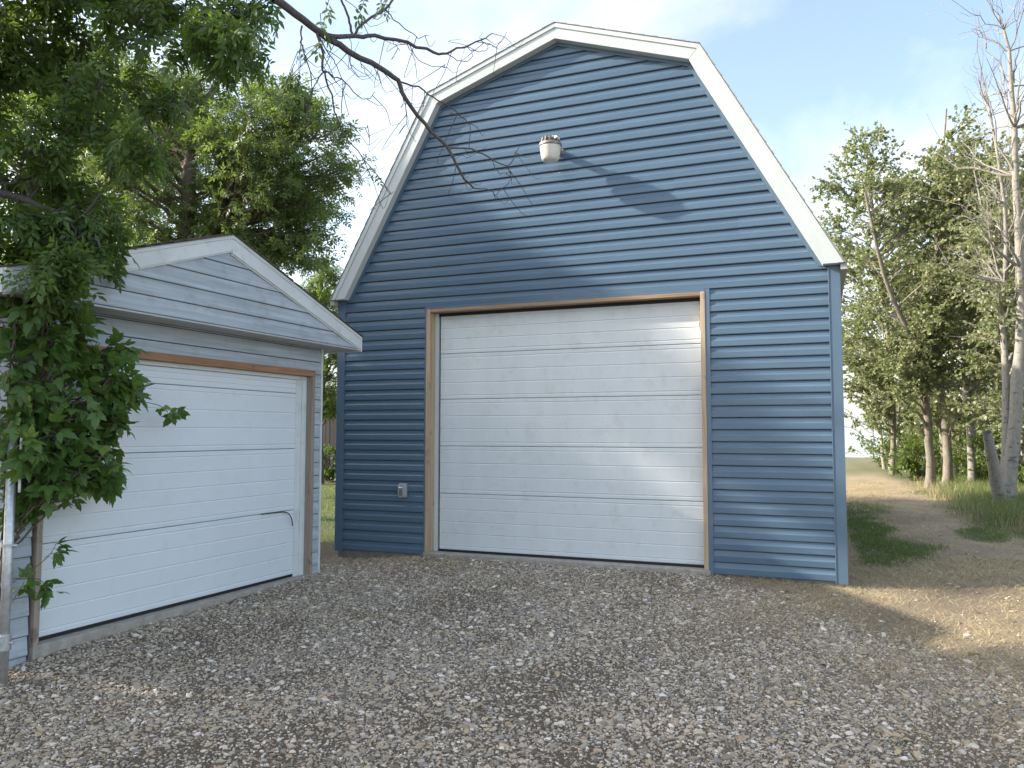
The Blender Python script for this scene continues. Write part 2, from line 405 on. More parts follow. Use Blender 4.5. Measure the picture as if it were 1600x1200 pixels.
# gravel: one surface that scatters pebbles (uncountable)
xs = np.arange(-3.0, 6.6, 0.1); ys = np.arange(-7.6, 0.75, 0.1)
X, Y = np.meshgrid(xs, ys, indexing='xy')
Vv = np.stack([X, Y, gz(X, Y)+0.0015], -1).reshape(-1, 3)
kx = len(xs); i0, j0 = np.meshgrid(np.arange(kx-1), np.arange(len(ys)-1), indexing='xy')
Ff = np.stack([j0*kx+i0, j0*kx+i0+1, (j0+1)*kx+i0+1, (j0+1)*kx+i0], -1).reshape(-1, 4)
cx_, cy_ = Vv[Ff].mean(1)[:, 0], Vv[Ff].mean(1)[:, 1]
SHED_X = lambda y: -2.4194-0.0397*(-1.0735-y)             # the shed's front line
inshed = (cx_ < SHED_X(cy_)-0.02) & (cy_ < -1.0) & (cy_ > -4.6)
inbarn = (cy_ > 0.02) & (cx_ > -2.93)
keep = (gravel_zone(cx_, cy_) > 0.02) & ~inshed & ~inbarn
keep |= (~inshed & ~inbarn & (cy_ < 0.3) & (cx_ > 1))
grm = np_mesh('gravel', Vv, Ff[keep])
trk = np.exp(-((np.abs(Vv[:, 0]-0.35-0.06*Vv[:, 1])-0.82)/0.24)**2)                  # two worn wheel tracks up to the door
dz = gravel_zone(Vv[:, 0], Vv[:, 1])*(0.50+0.50*sstep(-0.55, 0.2, wob(Vv[:, 0], Vv[:, 1], 1.5, 1.0)+0.45*wob(Vv[:, 0], Vv[:, 1], 4.1, 2.0)))*(1-0.22*trk)
dz = np.maximum(dz, 0.10*sstep(-0.2, 0.6, wob(Vv[:, 0], Vv[:, 1], 2.2, 5.0)))
a = grm.attributes.new('dens', 'FLOAT', 'POINT'); a.data.foreach_set('value', dz.astype(np.float32))
gro = kind(link('gravel', grm, MT['stone']), 'stuff')
ng = bpy.data.node_groups.new('scatter_pebbles', 'GeometryNodeTree')
ng.interface.new_socket('Geometry', in_out='INPUT', socket_type='NodeSocketGeometry')
ng.interface.new_socket('Geometry', in_out='OUTPUT', socket_type='NodeSocketGeometry')
N = ng.nodes.new; L = ng.links.new
gi = N('NodeGroupInput'); go = N('NodeGroupOutput'); jo = N('GeometryNodeJoinGeometry'); vj = N('GeometryNodeJoinGeometry')
for k in range(6):
    ic = N('GeometryNodeMeshIcoSphere'); ic.inputs['Subdivisions'].default_value = 2; ic.inputs['Radius'].default_value = 1.0
    no = N('ShaderNodeTexNoise'); no.noise_dimensions = '4D'; no.inputs['W'].default_value = 3.7*k; no.inputs['Scale'].default_value = 0.75; no.inputs['Detail'].default_value = 1.5
    sb = N('ShaderNodeVectorMath'); sb.operation = 'SUBTRACT'; sb.inputs[1].default_value = (0.5, 0.5, 0.5); L(no.outputs['Color'], sb.inputs[0])
    sc_ = N('ShaderNodeVectorMath'); sc_.operation = 'SCALE'; sc_.inputs['Scale'].default_value = 1.5; L(sb.outputs[0], sc_.inputs[0])
    sp = N('GeometryNodeSetPosition'); L(ic.outputs['Mesh'], sp.inputs['Geometry']); L(sc_.outputs[0], sp.inputs['Offset'])
    ss = N('GeometryNodeSetShadeSmooth'); L(sp.outputs[0], ss.inputs['Geometry'])
    ss.inputs['Shade Smooth'].default_value = k % 3 != 1
    gi_ = N('GeometryNodeGeometryToInstance'); L(ss.outputs[0], gi_.inputs[0]); L(gi_.outputs[0], vj.inputs[0])
def rnd(dt, lo, hi, seed):
    r_ = N('FunctionNodeRandomValue'); r_.data_type = dt; r_.inputs['Seed'].default_value = seed
    idx = {'FLOAT': (2, 3), 'INT': (4, 5), 'FLOAT_VECTOR': (0, 1)}[dt]
    r_.inputs[idx[0]].default_value = lo; r_.inputs[idx[1]].default_value = hi
    return [o for o in r_.outputs if o.enabled][0] if False else r_.outputs[{'FLOAT_VECTOR': 0, 'FLOAT': 1, 'INT': 2}[dt]]
for lay, (dens, smin, smax, pw) in enumerate(((5600, 0.0035, 0.0105, 1.4), (640, 0.009, 0.026, 2.4))):
    dp = N('GeometryNodeDistributePointsOnFaces'); L(gi.outputs[0], dp.inputs['Mesh']); dp.inputs['Seed'].default_value = 3+lay
    na = N('GeometryNodeInputNamedAttribute'); na.data_type = 'FLOAT'; na.inputs['Name'].default_value = 'dens'
    mu = N('ShaderNodeMath'); mu.operation = 'MULTIPLY'; mu.inputs[1].default_value = dens; L(na.outputs[0], mu.inputs[0]); L(mu.outputs[0], dp.inputs['Density'])
    ip = N('GeometryNodeInstanceOnPoints'); L(dp.outputs['Points'], ip.inputs['Points']); L(vj.outputs[0], ip.inputs['Instance'])
    ip.inputs['Pick Instance'].default_value = True
    L(rnd('INT', 0, 5, 11+lay), ip.inputs['Instance Index'])
    L(rnd('FLOAT_VECTOR', (-0.35, -0.35, 0), (0.35, 0.35, 6.283), 21+lay), ip.inputs['Rotation'])
    pwn = N('ShaderNodeMath'); pwn.operation = 'POWER'; pwn.inputs[1].default_value = pw; L(rnd('FLOAT', 0.0, 1.0, 31+lay), pwn.inputs[0])
    ma = N('ShaderNodeMath'); ma.operation = 'MULTIPLY_ADD'; ma.inputs[1].default_value = smax-smin; ma.inputs[2].default_value = smin; L(pwn.outputs[0], ma.inputs[0])
    sv = N('ShaderNodeVectorMath'); sv.operation = 'SCALE'; L(rnd('FLOAT_VECTOR', (1.0, 0.6, 0.38), (1.3, 0.95, 0.65), 41+lay), sv.inputs[0]); L(ma.outputs[0], sv.inputs['Scale'])
    L(sv.outputs[0], ip.inputs['Scale'])
    L(ip.outputs[0], jo.inputs[0])
sm = N('GeometryNodeSetMaterial'); sm.inputs['Material'].default_value = MT['stone']; L(jo.outputs[0], sm.inputs[0]); L(sm.outputs[0], go.inputs[0])
gro.modifiers.new('pebbles', 'NODES').node_group = ng

# ------------------------------------------------------------------ siding
def clip_profile(prof, z0, lo, hi, extra=()):
    """prof: (dz, yoff) rising from z0; returns (z, y) points clipped to [lo, hi] with extra z's inserted"""
    pts = [(z0+a, b_) for a, b_ in prof]
    lo = max(lo, pts[0][0]); zs = sorted({round(z, 6) for z, _ in pts if lo <= z <= hi} | {round(z, 6) for z in (lo, hi, *extra) if pts[0][0] <= z <= pts[-1][0] and lo <= z <= hi})
    return [(z, float(np.interp(z, [p[0] for p in pts], [p[1] for p in pts]))) for z in zs]
def siding_piece(name, parent, mat, xl, xr, zy, yback, proud=0.0, jit=0.0):
    """xl(z), xr(z) side limits; a closed shell from the profile back to yback"""
    V = []
    for z, y in zy:
        a, b_ = xl(z), xr(z)
        if b_ < a: a = b_ = (a+b_)/2
        V += [(a, y-proud, z+jit), (b_, y-proud, z+jit)]
    n_ = len(zy)
    for z, y in (zy[-1], zy[0]):
        a, b_ = xl(z), xr(z)
        if b_ < a: a = b_ = (a+b_)/2
        V += [(a, yback, z+jit), (b_, yback, z+jit)]
    Fc = [(2*i, 2*i+1, 2*i+3, 2*i+2) for i in range(n_-1)]
    t0, t1 = 2*n_, 2*n_+2
    Fc += [(2*n_-2, 2*n_-1, t0+1, t0), (1, 0, t1, t1+1)]
    Fc += [tuple([2*i for i in range(n_)]+[t0, t1]), tuple([t1+1, t0+1]+[2*i+1 for i in range(n_-1, -1, -1)])]
    return MB().add(V, Fc).build(name, mat, parent)

# ------------------------------------------------------------------ the blue barn
XL, XR, XC = -2.937, 2.888, -0.0245
ZE, KX, KZ, PZ = 3.02, 1.607, 5.458, 6.011
DEEP = 9.0
barn = thing('blue_barn', 'tall blue vinyl-sided gambrel-roofed garage with white trim and a large white door', 'garage')
OUT = [(XL-0.035, ZE), (XC-KX, KZ), (XC, PZ), (XC+KX, KZ), (XR+0.035, ZE)]
def offset(poly, d):
    P = np.array(poly); res = []
    nrm = []
    for a, b_ in zip(P[:-1], P[1:]):
        t = (b_-a)/np.linalg.norm(b_-a); nrm.append(np.array([t[1], -t[0]]))
    for i in range(len(P)):
        if i == 0: n_ = nrm[0]; q = P[0]+n_*d; t = P[1]-P[0]; q = q+t*((P[0][1]-q[1])/t[1])
        elif i == len(P)-1: n_ = nrm[-1]; q = P[-1]+n_*d; t = P[-1]-P[-2]; q = q+t*((P[-1][1]-q[1])/t[1])
        else:
            a, b_ = nrm[i-1], nrm[i]; m_ = (a+b_); q = P[i]+m_*(d/(m_@a))
        res.append(tuple(q))
    return res
IN_D, IN_F, IN_J = offset(OUT, 0.05), offset(OUT, 0.168), offset(OUT, 0.205)
DW, DH = 1.632, 2.815                                    # half opening between the jambs' inner faces, header underside
# sheathing with the door notch
wall_poly = [(XL+0.02, -0.05), (-1.66, -0.05), (-1.66, 2.83), (1.585, 2.83), (1.585, -0.05), (XR-0.02, -0.05)]+[IN_F[i] for i in (4, 3, 2, 1, 0)]
wall_poly[6] = (XR-0.02, ZE-0.01); wall_poly[10] = (XL+0.02, ZE-0.01)
front = MB().prism_y(wall_poly, 0.004, 0.10).build('front_wall', MT['hidden'], barn)
front['label'] = 'blue horizontal vinyl siding around the garage door'
H = 0.1222; Z0 = -0.07
prof = [(0.0065, -0.001), (0.0075, -0.0165), (0.014, -0.0195), (0.067, -0.0192), (0.069, -0.0184), (0.083, -0.0072), (0.086, -0.0060), (0.1222, -0.0010)]
inx = [p[0] for p in IN_J]; inz = [p[1] for p in IN_J]
CX = 0.105                                               # corner post width
def lim_l(z): return (XL+CX) if z <= IN_J[0][1]-0.0 else max(XL+CX if z < ZE+0.02 else -99, np.interp(z, inz[:3], inx[:3]))
def lim_r(z): return (XR-CX) if z <= IN_J[4][1]-0.0 else min(XR-CX if z < ZE+0.02 else 99, np.interp(z, inz[:1:-1], inx[:1:-1]))
k = 0
while Z0+k*H < IN_J[2][1]-0.01:
    z0 = Z0+k*H; hi = min(z0+H-0.0004, IN_J[2][1]-0.004)
    z_ex = [q for q in (IN_J[1][1], ZE+0.02) if z0 < q < hi]
    jit = random.uniform(-0.0012, 0.0012)
    if z0 < 2.845:
        top = min(hi, 99)
        for side in (0, 1):
            zy = clip_profile(prof, z0, z0, hi, z_ex)
            if side == 0: siding_piece('siding_plank', front, MT['blue'], lim_l, (lambda z: -1.70), zy, 0.003, 0, jit)
            else: siding_piece('siding_plank', front, MT['blue'], (lambda z: 1.628), lim_r, zy, 0.003, 0, jit)
        if hi > 2.88:
            zy = clip_profile(prof, z0, 2.872, hi, z_ex)
            siding_piece('siding_plank', front, MT['blue'], (lambda z: -1.6995), (lambda z: 1.6275), zy, 0.003, 0, jit)
    else:
        zy = clip_profile(prof, z0, z0, hi, z_ex)
        pair = (k//2)
        cuts = {26//2: [-1.157], 28//2: [1.95], 30//2: [-1.387], 32//2: [0.146, 1.30], 35//2: [-1.30], 38//2: [0.75]}.get(pair, [])
        xa = lim_l
        for cxx in cuts:
            siding_piece('siding_plank', front, MT['blue'], xa, (lambda z, q=cxx: q), zy, 0.003, 0.0, jit)
            xa = (lambda z, q=cxx: q-0.02)
            zy = [(z, y-0.0035) for z, y in zy]
        siding_piece('siding_plank', front, MT['blue'], xa, lim_r, zy, 0.0025, 0.0, jit)
    k += 1
# corner posts with a returned lip
for s, x0, x1 in (('l', XL, XL+CX+0.004), ('r', XR-CX-0.004, XR)):
    mb = MB().box(x0, x1, -0.020, 0.05, -0.085, ZE-0.003)
    if s == 'r': mb.box(x0-0.004, x0+0.006, -0.0255, -0.021, -0.085, ZE-0.004)
    else: mb.box(x1-0.006, x1+0.004, -0.0255, -0.021, -0.085, ZE-0.004)
    mb.build('corner_post', MT['blue_trim'], barn, bevel=0.003)
# J-channel below the rakes and round the door
for i in range(4):
    MB().prism_y([IN_F[i], IN_F[i+1], IN_J[i+1], IN_J[i]], -0.024, 0.002).build('channel_trim', MT['blue_trim'], barn)
MB().box(-1.702, -1.680, -0.024, 0.003, -0.08, 2.872).build('door_channel', MT['blue_trim'], barn)
MB().box(1.584, 1.630, -0.024, 0.003, -0.08, 2.872).build('door_channel', MT['blue_trim'], barn)
MB().box(-1.6795, 1.5835, -0.026, 0.003, 2.845, 2.873).build('door_channel', MT['blue_trim'], barn)
# white rake boards (mitred) and drip edges
for i in range(4):
    def shr(a, b_, e=0.0012):
        a = np.array(a); b_ = np.array(b_); t = (b_-a)/np.linalg.norm(b_-a); return tuple(a+t*e), tuple(b_-t*e)
    a, b_ = shr(IN_D[i], IN_D[i+1]); c_, d_ = shr(IN_F[i+1], IN_F[i])
    MB().prism_y([a, b_, c_, d_], -0.12, -0.001).build('rake_board', MT['white_trim'], barn, bevel=0.002)
    a, b_ = shr(OUT[i], OUT[i+1]); c_, d_ = shr(offset(OUT, 0.0495)[i+1], offset(OUT, 0.0495)[i])
    MB().prism_y([a, b_, c_, d_], -0.132, -0.004).build('drip_edge', MT['white_trim'], barn, bevel=0.002)
# roof deck and stepped shingles
deck_o = offset(OUT, -0.004); deck_i = offset(OUT, 0.05)
roof = MB().prism_y(deck_o+deck_i[::-1], -0.003, DEEP+0.1).build('roof', MT['shingle_l'], barn)
def saw(poly, up_d, step, t):
    pts = []
    for a, b_ in zip(poly[:-1], poly[1:]):
        a = np.array(a); b_ = np.array(b_); Ls = np.linalg.norm(b_-a); d_ = (b_-a)/Ls
        nn = np.array([-d_[1], d_[0]]); cnt = int(round(Ls/step))
        up_left = d_[1] > 0
        for q in range(cnt):
            p, r_ = a+d_*Ls*q/cnt, a+d_*Ls*(q+1)/cnt
            e0, e1 = (t, 0.002) if up_left else (0.002, t)
            e0 *= random.uniform(0.8, 1.3); pts += [tuple(p+nn*e0), tuple(r_+nn*e1)]
    return pts
MB().prism_y(saw(offset(OUT, -0.005), 1, 0.15, 0.010)+offset(OUT, -0.0045)[::-1], -0.139, DEEP+0.12).build('shingles', MT['shingle_l'], roof)
# eave boards along both sides, other walls
for sx, x in ((-1, XL), (1, XR)):
    MB().box(min(x+sx*0.002, x+sx*0.062), max(x+sx*0.002, x+sx*0.062), -0.10, DEEP+0.08, ZE-0.06, ZE-0.003).build('eave_board', MT['soffit'], barn)
    MB().box(min(x-sx*0.025, x-sx*0.1), max(x-sx*0.025, x-sx*0.1), 0.102, DEEP, -0.05, ZE-0.08).build('side_wall', MT['blue_trim'], barn)
    mb = MB()
    for q in range(25):
        z0 = Z0+q*H
        V = []
        for yy in (0.055, DEEP):
            V += [(x+sx*(-o-0.02), yy, z0+dz_) for dz_, o in prof]
        n_ = len(prof)
        mb.add(V, [(i, i+1, i+1+n_, i+n_) if sx < 0 else (i, i+n_, i+1+n_, i+1) for i in range(n_-1)])
    mb.build('side_siding', MT['blue'], barn)
MB().prism_y([(XL+0.12, -0.05), (XR-0.12, -0.05), (XR-0.12, ZE)]+[IN_F[i] for i in (3, 2, 1)]+[(XL+0.12, ZE)], DEEP-0.1, DEEP-0.005).build('rear_wall', MT['blue_trim'], barn)
# foundation and slab
MB().box(XL+0.03, -1.70, 0.012, 0.3, -0.45, -0.052).build('foundation', MT['concrete_d'], barn)
MB().box(1.60, XR-0.03, 0.012, 0.3, -0.45, -0.052).build('foundation', MT['concrete_d'], barn)
MB().box(-1.699, 1.599, -0.035, 0.6, -0.45, -0.032).build('threshold', MT['concrete'], barn, bevel=0.008)
MB().box(XL+0.13, XR-0.13, 0.61, DEEP-0.11, -0.4, -0.04).build('floor_slab', MT['concrete'], barn)
# timber door frame
def jamb(x0, x1, y0, y1, z0, z1, mat, name='door_jamb', parent=barn): return MB().box(x0, x1, y0, y1, z0, z1).build(name, mat, parent, bevel=0.003)
jamb(-1.679, -1.632, -0.030, 0.0035, -0.03, 2.844, MT['wood_v'])
jamb(-1.6785, -1.618, 0.0037, 0.155, -0.03, 2.80, MT['wood_v'])
jamb(1.536, 1.583, -0.030, 0.155, -0.03, 2.844, MT['wood_v'])
jamb(-1.6315, 1.5355, -0.028, 0.155, 2.803, 2.8435, MT['wood_x'], 'door_header')
MB().box(-1.6175, -1.572, 0.085, 0.15, -0.03, 2.80).build('stop_molding', MT['white_trim'], barn, bevel=0.002)
MB().box(-1.571, 1.535, 0.09, 0.15, 2.765, 2.802).build('stop_molding', MT['black'], barn)
# splintered edge of the right jamb
mb = MB()
for q in range(7):
    z = 2.62-0.022*q; mb.tube([(1.537, -0.02, z), (1.524-0.006*math.sin(q*1.7), -0.024, z-0.02), (1.533, -0.022, z-0.05)], [0.006, 0.0045, 0.003], 5)
mb.build('wood_splinter', MT['wood_v'], barn)

def sectional_door(parent, x0, x1, yf, bounds, mat, step=0.165):
    dr = MB().box(x0-0.005, x1+0.005, yf+0.022, yf+0.04, bounds[0]-0.005, bounds[-1]).build('garage_door', MT['black'], parent)
    for a, b_ in zip(bounds[:-1], bounds[1:]):
        a += 0.003; b_ -= 0.0025
        pr = [(yf+0.02, a), (yf+0.004, a), (yf, a+0.006)]
        cnt = max(1, int(round((b_-a)/step)))
        for q in range(cnt+1):
            zc = a+0.045+(b_-a-0.09)*q/cnt if cnt > 0 else (a+b_)/2
            if zc < a+0.02 or zc > b_-0.02: continue
            pr += [(yf, zc-0.011), (yf+0.0042, zc-0.003), (yf+0.0042, zc+0.001), (yf-0.0012, zc+0.008), (yf, zc+0.014)]
        pr += [(yf, b_-0.006), (yf+0.004, b_), (yf+0.02, b_)]
        MB().prism_x(pr[::-1], x0, x1).build('door_panel', mat, dr)
    return dr
d1 = sectional_door(barn, -1.548, 1.56, 0.10, [-0.005, 0.651, 1.21, 1.766, 2.312, 2.79], MT['door_white'])
d1['label'] = 'white ribbed steel sectional door'
MB().box(-1.565, 1.535, 0.104, 0.13, -0.031, -0.0055).build('bottom_seal', MT['black'], d1)

# ------------------------------------------------------------------ yard light on the gable
lp = on_y(860, 234, -0.30)
lamp = thing('yard_light', 'round finned yard light with a pale glass bowl on the blue gable', 'light', tuple(lp))
mb = MB().lathe([(0.060, -0.130), (0.086, -0.124), (0.097, -0.10), (0.108, -0.05), (0.115, 0.015), (0.118, 0.03), (0.10, 0.032)], 28)
mb.build('lens_bowl', MT['lens'], lamp, smooth=True)
MB().lathe([(0.085, 0.0325), (0.123, 0.033), (0.127, 0.04), (0.126, 0.062), (0.112, 0.07), (0.07, 0.078)], 28).build('rim', MT['lamp_metal'], lamp)
for q in range(14):
    a = 2*math.pi*q/14
    P = [(0.060, 0.074), (0.115, 0.068), (0.106, 0.125), (0.062, 0.140)]
    V = []
    for s in (-0.004, 0.004):
        for r_, z in P: V.append((r_*math.cos(a)-s*math.sin(a), r_*math.sin(a)+s*math.cos(a), z))
    MB().add(V, [(3,2,1,0), (4,5,6,7), (0,1,5,4), (1,2,6,5), (2,3,7,6), (3,0,4,7)]).build('cooling_fin', MT['lamp_metal'], lamp)
MB().lathe([(0.06, 0.078), (0.058, 0.125), (0.04, 0.142), (0.01, 0.146)], 18).build('cap', MT['lamp_metal'], lamp, smooth=True)
MB().box(-0.035, 0.035, 0.05, 0.285, 0.045, 0.10).box(-0.06, 0.06, 0.286, 0.298, 0.0, 0.15).build('wall_arm', MT['lamp_metal'], lamp, bevel=0.006)

# ------------------------------------------------------------------ outlet box
op = on_y(631, 766, -0.017)
ob = thing('outlet_box', 'small grey weatherproof outlet box on the lower blue siding', 'outlet box', tuple(op))
MB().prism_x([(0.0, -0.082), (-0.052, -0.082), (-0.060, -0.060), (-0.060, 0.045), (-0.040, 0.080), (0.0, 0.084)], -0.050, 0.050).build('housing', MT['grey_plastic'], ob, bevel=0.006)
MB().prism_x([(-0.0605, -0.062), (-0.070, -0.055), (-0.070, 0.034), (-0.0605, 0.042)], -0.036, 0.020).build('clear_cover', MT['clear'], ob, bevel=0.004)
MB().box(-0.012, 0.012, -0.062, -0.045, 0.060, 0.069).build('hinge', MT['grey_plastic'], ob)

# ------------------------------------------------------------------ the white-grey shed at left
SA = -0.0397
shed = thing('grey_shed', 'low weathered pale grey sided single-car garage with white fascia and white door', 'garage', (-2.4194, -1.0735, 0), math.pi/2+SA)
SW = 3.40                                                # local x runs from -SW (near corner) to 0 (far corner), front faces -y
SDEEP = 5.2
sh_wall = MB().prism_y([(-SW+0.01, -0.45), (-3.21, -0.45), (-3.21, 2.0), (-0.165, 2.0), (-0.165, -0.45), (-0.01, -0.45), (-0.01, 2.28), (-SW+0.01, 2.28)], 0.004, 0.09).build('front_wall', MT['hidden'], shed)
sprof = [(0.006, -0.001), (0.007, -0.0175), (0.012, -0.019), (0.05, -0.0155), (0.09, -0.0115), (0.125, -0.006), (0.1368, -0.003)]
SH = 0.1368
for q in range(20):
    z0 = -0.33+q*SH; hi = min(z0+SH-0.0005, 2.284)
    if z0 > 2.27: break
    jit = random.uniform(-0.002, 0.002)
    zy = clip_profile(sprof, z0, z0, hi)
    if z0 < 1.98:
        siding_piece('siding_plank', sh_wall, MT['shed_siding'], (lambda z: -SW+0.03), (lambda z: -3.225), zy, 0.003, 0, jit)
        siding_piece('siding_plank', sh_wall, MT['shed_siding'], (lambda z: -0.148), (lambda z: -0.03), zy, 0.003, 0, jit)
        if hi > 2.05:
            siding_piece('siding_plank', sh_wall, MT['shed_siding'], (lambda z: -3.2245), (lambda z: -0.1485), clip_profile(sprof, z0, 2.035, hi), 0.003, 0, jit)
    else: siding_piece('siding_plank', sh_wall, MT['shed_siding'], (lambda z: -SW+0.03), (lambda z: -0.03), zy, 0.003, 0, jit)
for x0, x1 in ((-SW, -SW+0.029), (-0.029, 0.0)):
    MB().box(x0, x1, -0.022, 0.02, -0.42, 2.284).build('corner_strip', MT['shed_trim'], shed)
for x0, x1 in ((-3.224, -3.2), (-0.17, -0.1495)):
    pass
# side and rear walls with lap courses
for s, x in ((-1, -SW), (1, 0.0)):
    mb = MB().box(min(x, x-s*0.08), max(x, x-s*0.08), 0.092, SDEEP, -0.45, 2.28)
    mb.build('side_wall', MT['shed_siding'], shed)
    mb = MB()
    for q in range(19):
        z0 = -0.33+q*SH; n_ = len(sprof); V = []
        for yy in (0.021, SDEEP): V += [(x+s*(-o+0.0005), yy, z0+d_) for d_, o in sprof]
        mb.add(V, [(i, i+1, i+1+n_, i+n_) if s < 0 else (i, i+n_, i+1+n_, i+1) for i in range(n_-1)])
    mb.build('side_siding', MT['shed_siding'], shed)
MB().box(-SW+0.09, -0.09, SDEEP-0.08, SDEEP-0.001, -0.45, 2.28).build('rear_wall', MT['shed_siding'], shed)
# boxed gable standing proud of the wall
SOV, GN, SC, SPZ, SEZ = 0.285, 0.30, -1.70, 3.125, 2.437
S_OUT = [(-SW-SOV, SEZ), (SC, SPZ), (SOV, SEZ)]
def dn(p, d): return (p[0], p[1]-d)
gable = MB().prism_y([(-SW-SOV+0.03, 2.293), (SOV-0.03, 2.293), dn(S_OUT[2], 0.10) if False else (SOV-0.03, SEZ-0.10), (SC, SPZ-0.10), (-SW-SOV+0.03, SEZ-0.10)], -GN+0.012, -0.03).build('gable', MT['hidden'], shed)
def g_l(z): return max(-SW-SOV+0.02, SC-(SPZ-0.150-z)/0.3475)
def g_r(z): return min(SOV-0.02, SC+(SPZ-0.150-z)/0.3475)
gp = [(0.005, 0.0), (0.006, -0.0145), (0.011, -0.016), (0.05, -0.0125), (0.09, -0.0085), (0.125, -0.004), (0.1388, -0.002)]
q = 0
while 2.30+q*0.1388 < SPZ-0.16:
    z0 = 2.30+q*0.1388; hi = min(z0+0.1383, SPZ-0.1505)
    zy = [(z, y-GN+0.011) for z, y in clip_profile(gp, z0, z0, hi, [e for e in (SEZ-0.155,) if z0 < e < hi])]
    siding_piece('siding_plank', gable, MT['shed_siding'], g_l, g_r, zy, -GN+0.011, 0, 0)
    q += 1
MB().box(-SW-SOV+0.01, SOV-0.01, -GN-0.006, -0.0235, 2.285, 2.2925).build('soffit', MT['soffit'], shed)
MB().box(-SW-SOV+0.004, SOV-0.004, -GN-0.004, -GN+0.010, 2.2926, 2.2995).build('starter_strip', MT['shed_siding'], shed)
for s in (0, 1):
    a, b_ = S_OUT[s], S_OUT[s+1]
    MB().prism_y([dn(a, 0.034), dn(b_, 0.034), dn(b_, 0.142), dn(a, 0.165 if True else 0)], -GN-0.024, -GN+0.0105).build('rake_board', MT['shed_trim'], shed, bevel=0.002)
    MB().prism_y([dn(a, 0.0), dn(b_, 0.0), dn(b_, 0.033), dn(a, 0.033)], -GN-0.030, -GN+0.0105).build('drip_edge', MT['shed_trim'], shed, bevel=0.002)
    MB().prism_y([dn(a, 0.166), dn(b_, 0.1425), dn(b_, 0.156), dn(a, 0.179)], -GN-0.012, -GN-0.003).build('channel_trim', MT['shed_trim'], shed)
sroof = MB().prism_y([S_OUT[0], S_OUT[1], S_OUT[2], dn(S_OUT[2], 0.08), dn(S_OUT[1], 0.08), dn(S_OUT[0], 0.08)], -GN+0.013, SDEEP+0.2).build('roof', MT['shingle'], shed)
top = [(x, z+0.001) for x, z in S_OUT]
MB().prism_y(saw(top, 1, 0.14, 0.016)+[(x, z+0.0005) for x, z in S_OUT][::-1], -GN-0.045, SDEEP+0.22).build('shingles', MT['shingle'], sroof)
for x0, x1 in ((-SW-SOV-0.018, -SW-SOV-0.001), (SOV+0.001, SOV+0.018)):
    MB().box(x0, x1, -GN-0.02, SDEEP+0.2, SEZ-0.165, SEZ-0.006).build('eave_board', MT['shed_trim'], shed)
for x0, x1 in ((-SW-SOV, -SW-0.02), (0.02, SOV)):
    MB().box(x0, x1, -0.022, SDEEP+0.19, 2.2855, 2.293).build('soffit', MT['soffit'], shed)
# timber frame, white stops, door
jamb(-3.208, -3.165, -0.046, 0.09, -0.40, 1.9675, MT['wood_grey'], 'door_jamb', shed)
jamb(-0.205, -0.160, -0.046, 0.09, -0.40, 1.9675, MT['wood_grey'], 'door_jamb', shed)
jamb(-3.225, -0.149, -0.040, 0.09, 1.968, 2.034, MT['wood_y'], 'door_header', shed)
jamb(-0.275, -0.206, 0.030, 0.06, -0.18, 1.93, MT['shed_trim'], 'stop_molding', shed)
jamb(-3.164, -3.135, 0.030, 0.06, -0.18, 1.93, MT['shed_trim'], 'stop_molding', shed)
jamb(-3.164, -0.206, 0.024, 0.06, 1.9305, 1.9675, MT['shed_trim'], 'stop_molding', shed)
d2 = sectional_door(shed, -3.134, -0.36, 0.048, [-0.105, 0.56, 1.20, 1.78, 1.93], MT['door_white2'], 0.17)
d2['label'] = 'white ribbed steel door with a torn seal hanging loose'
MB().box(-0.359, -0.276, 0.046, 0.08, -0.18, 1.93).build('door_edge', MT['shed_trim'], d2)
MB().box(-3.134, -0.36, 0.050, 0.07, -0.128, -0.1055).build('bottom_seal', MT['black'], d2)
MB().tube(smooth_path([(-0.85, 0.042, 0.561), (-0.60, 0.036, 0.558), (-0.50, 0.022, 0.545), (-0.44, 0.014, 0.49), (-0.405, 0.02, 0.40)], 16), [0.003]+[0.006]*14+[0.004]*3 if False else 0.0055, 5).build('loose_seal', MT['black'], d2)
MB().box(-3.208, -0.16, -0.05, 0.09, -0.5, -0.13).build('threshold', MT['concrete'], shed, bevel=0.006)
MB().box(-SW+0.02, -3.211, 0.006, 0.3, -0.7, -0.34).build('foundation', MT['concrete_d'], shed)

# ------------------------------------------------------------------ gate post at the left edge
pz = float(gz(-1.7, -5.1)); pp = on_z(3, 1090, pz)
post = thing('gate_post', 'galvanised steel gate post with clamp bands in front of the grey shed', 'fence post', (pp[0], pp[1], pz))
MB().tube([(0, 0, -0.2), (0, 0, 0.8), (0, 0, 1.70)], 0.030, 20).build('pole', MT['galv'], post, smooth=True)
MB().lathe([(0.033, 1.690), (0.033, 1.715), (0.024, 1.735), (0.006, 1.745)], 20).build('cap', MT['galv'], post, smooth=True)
gdir = Vector(rt)
for z in (0.35, 0.98, 1.50):
    mb = MB().lathe([(0.031, z-0.012), (0.0335, z-0.011), (0.0335, z+0.011), (0.031, z+0.012)], 20)
    c0 = gdir*0.030; c1 = gdir*0.062; e = Vector(fw).cross(Vector((0, 0, 1)))
    mb.tube([tuple(c0+Vector((0, 0, z))), tuple(c1+Vector((0, 0, z)))], 0.009, 6)
    mb.build('clamp_band', MT['galv'], post)
MB().lathe([(0.036, 0.30), (0.041, 0.305), (0.041, 0.40), (0.036, 0.405)], 20).build('hinge', MT['galv'], post)
t_ = gdir*0.058
MB().tube([(t_.x, t_.y, 1.33), (t_.x, t_.y, 1.69)], 0.010, 8).build('tension_bar', MT['galv'], post)

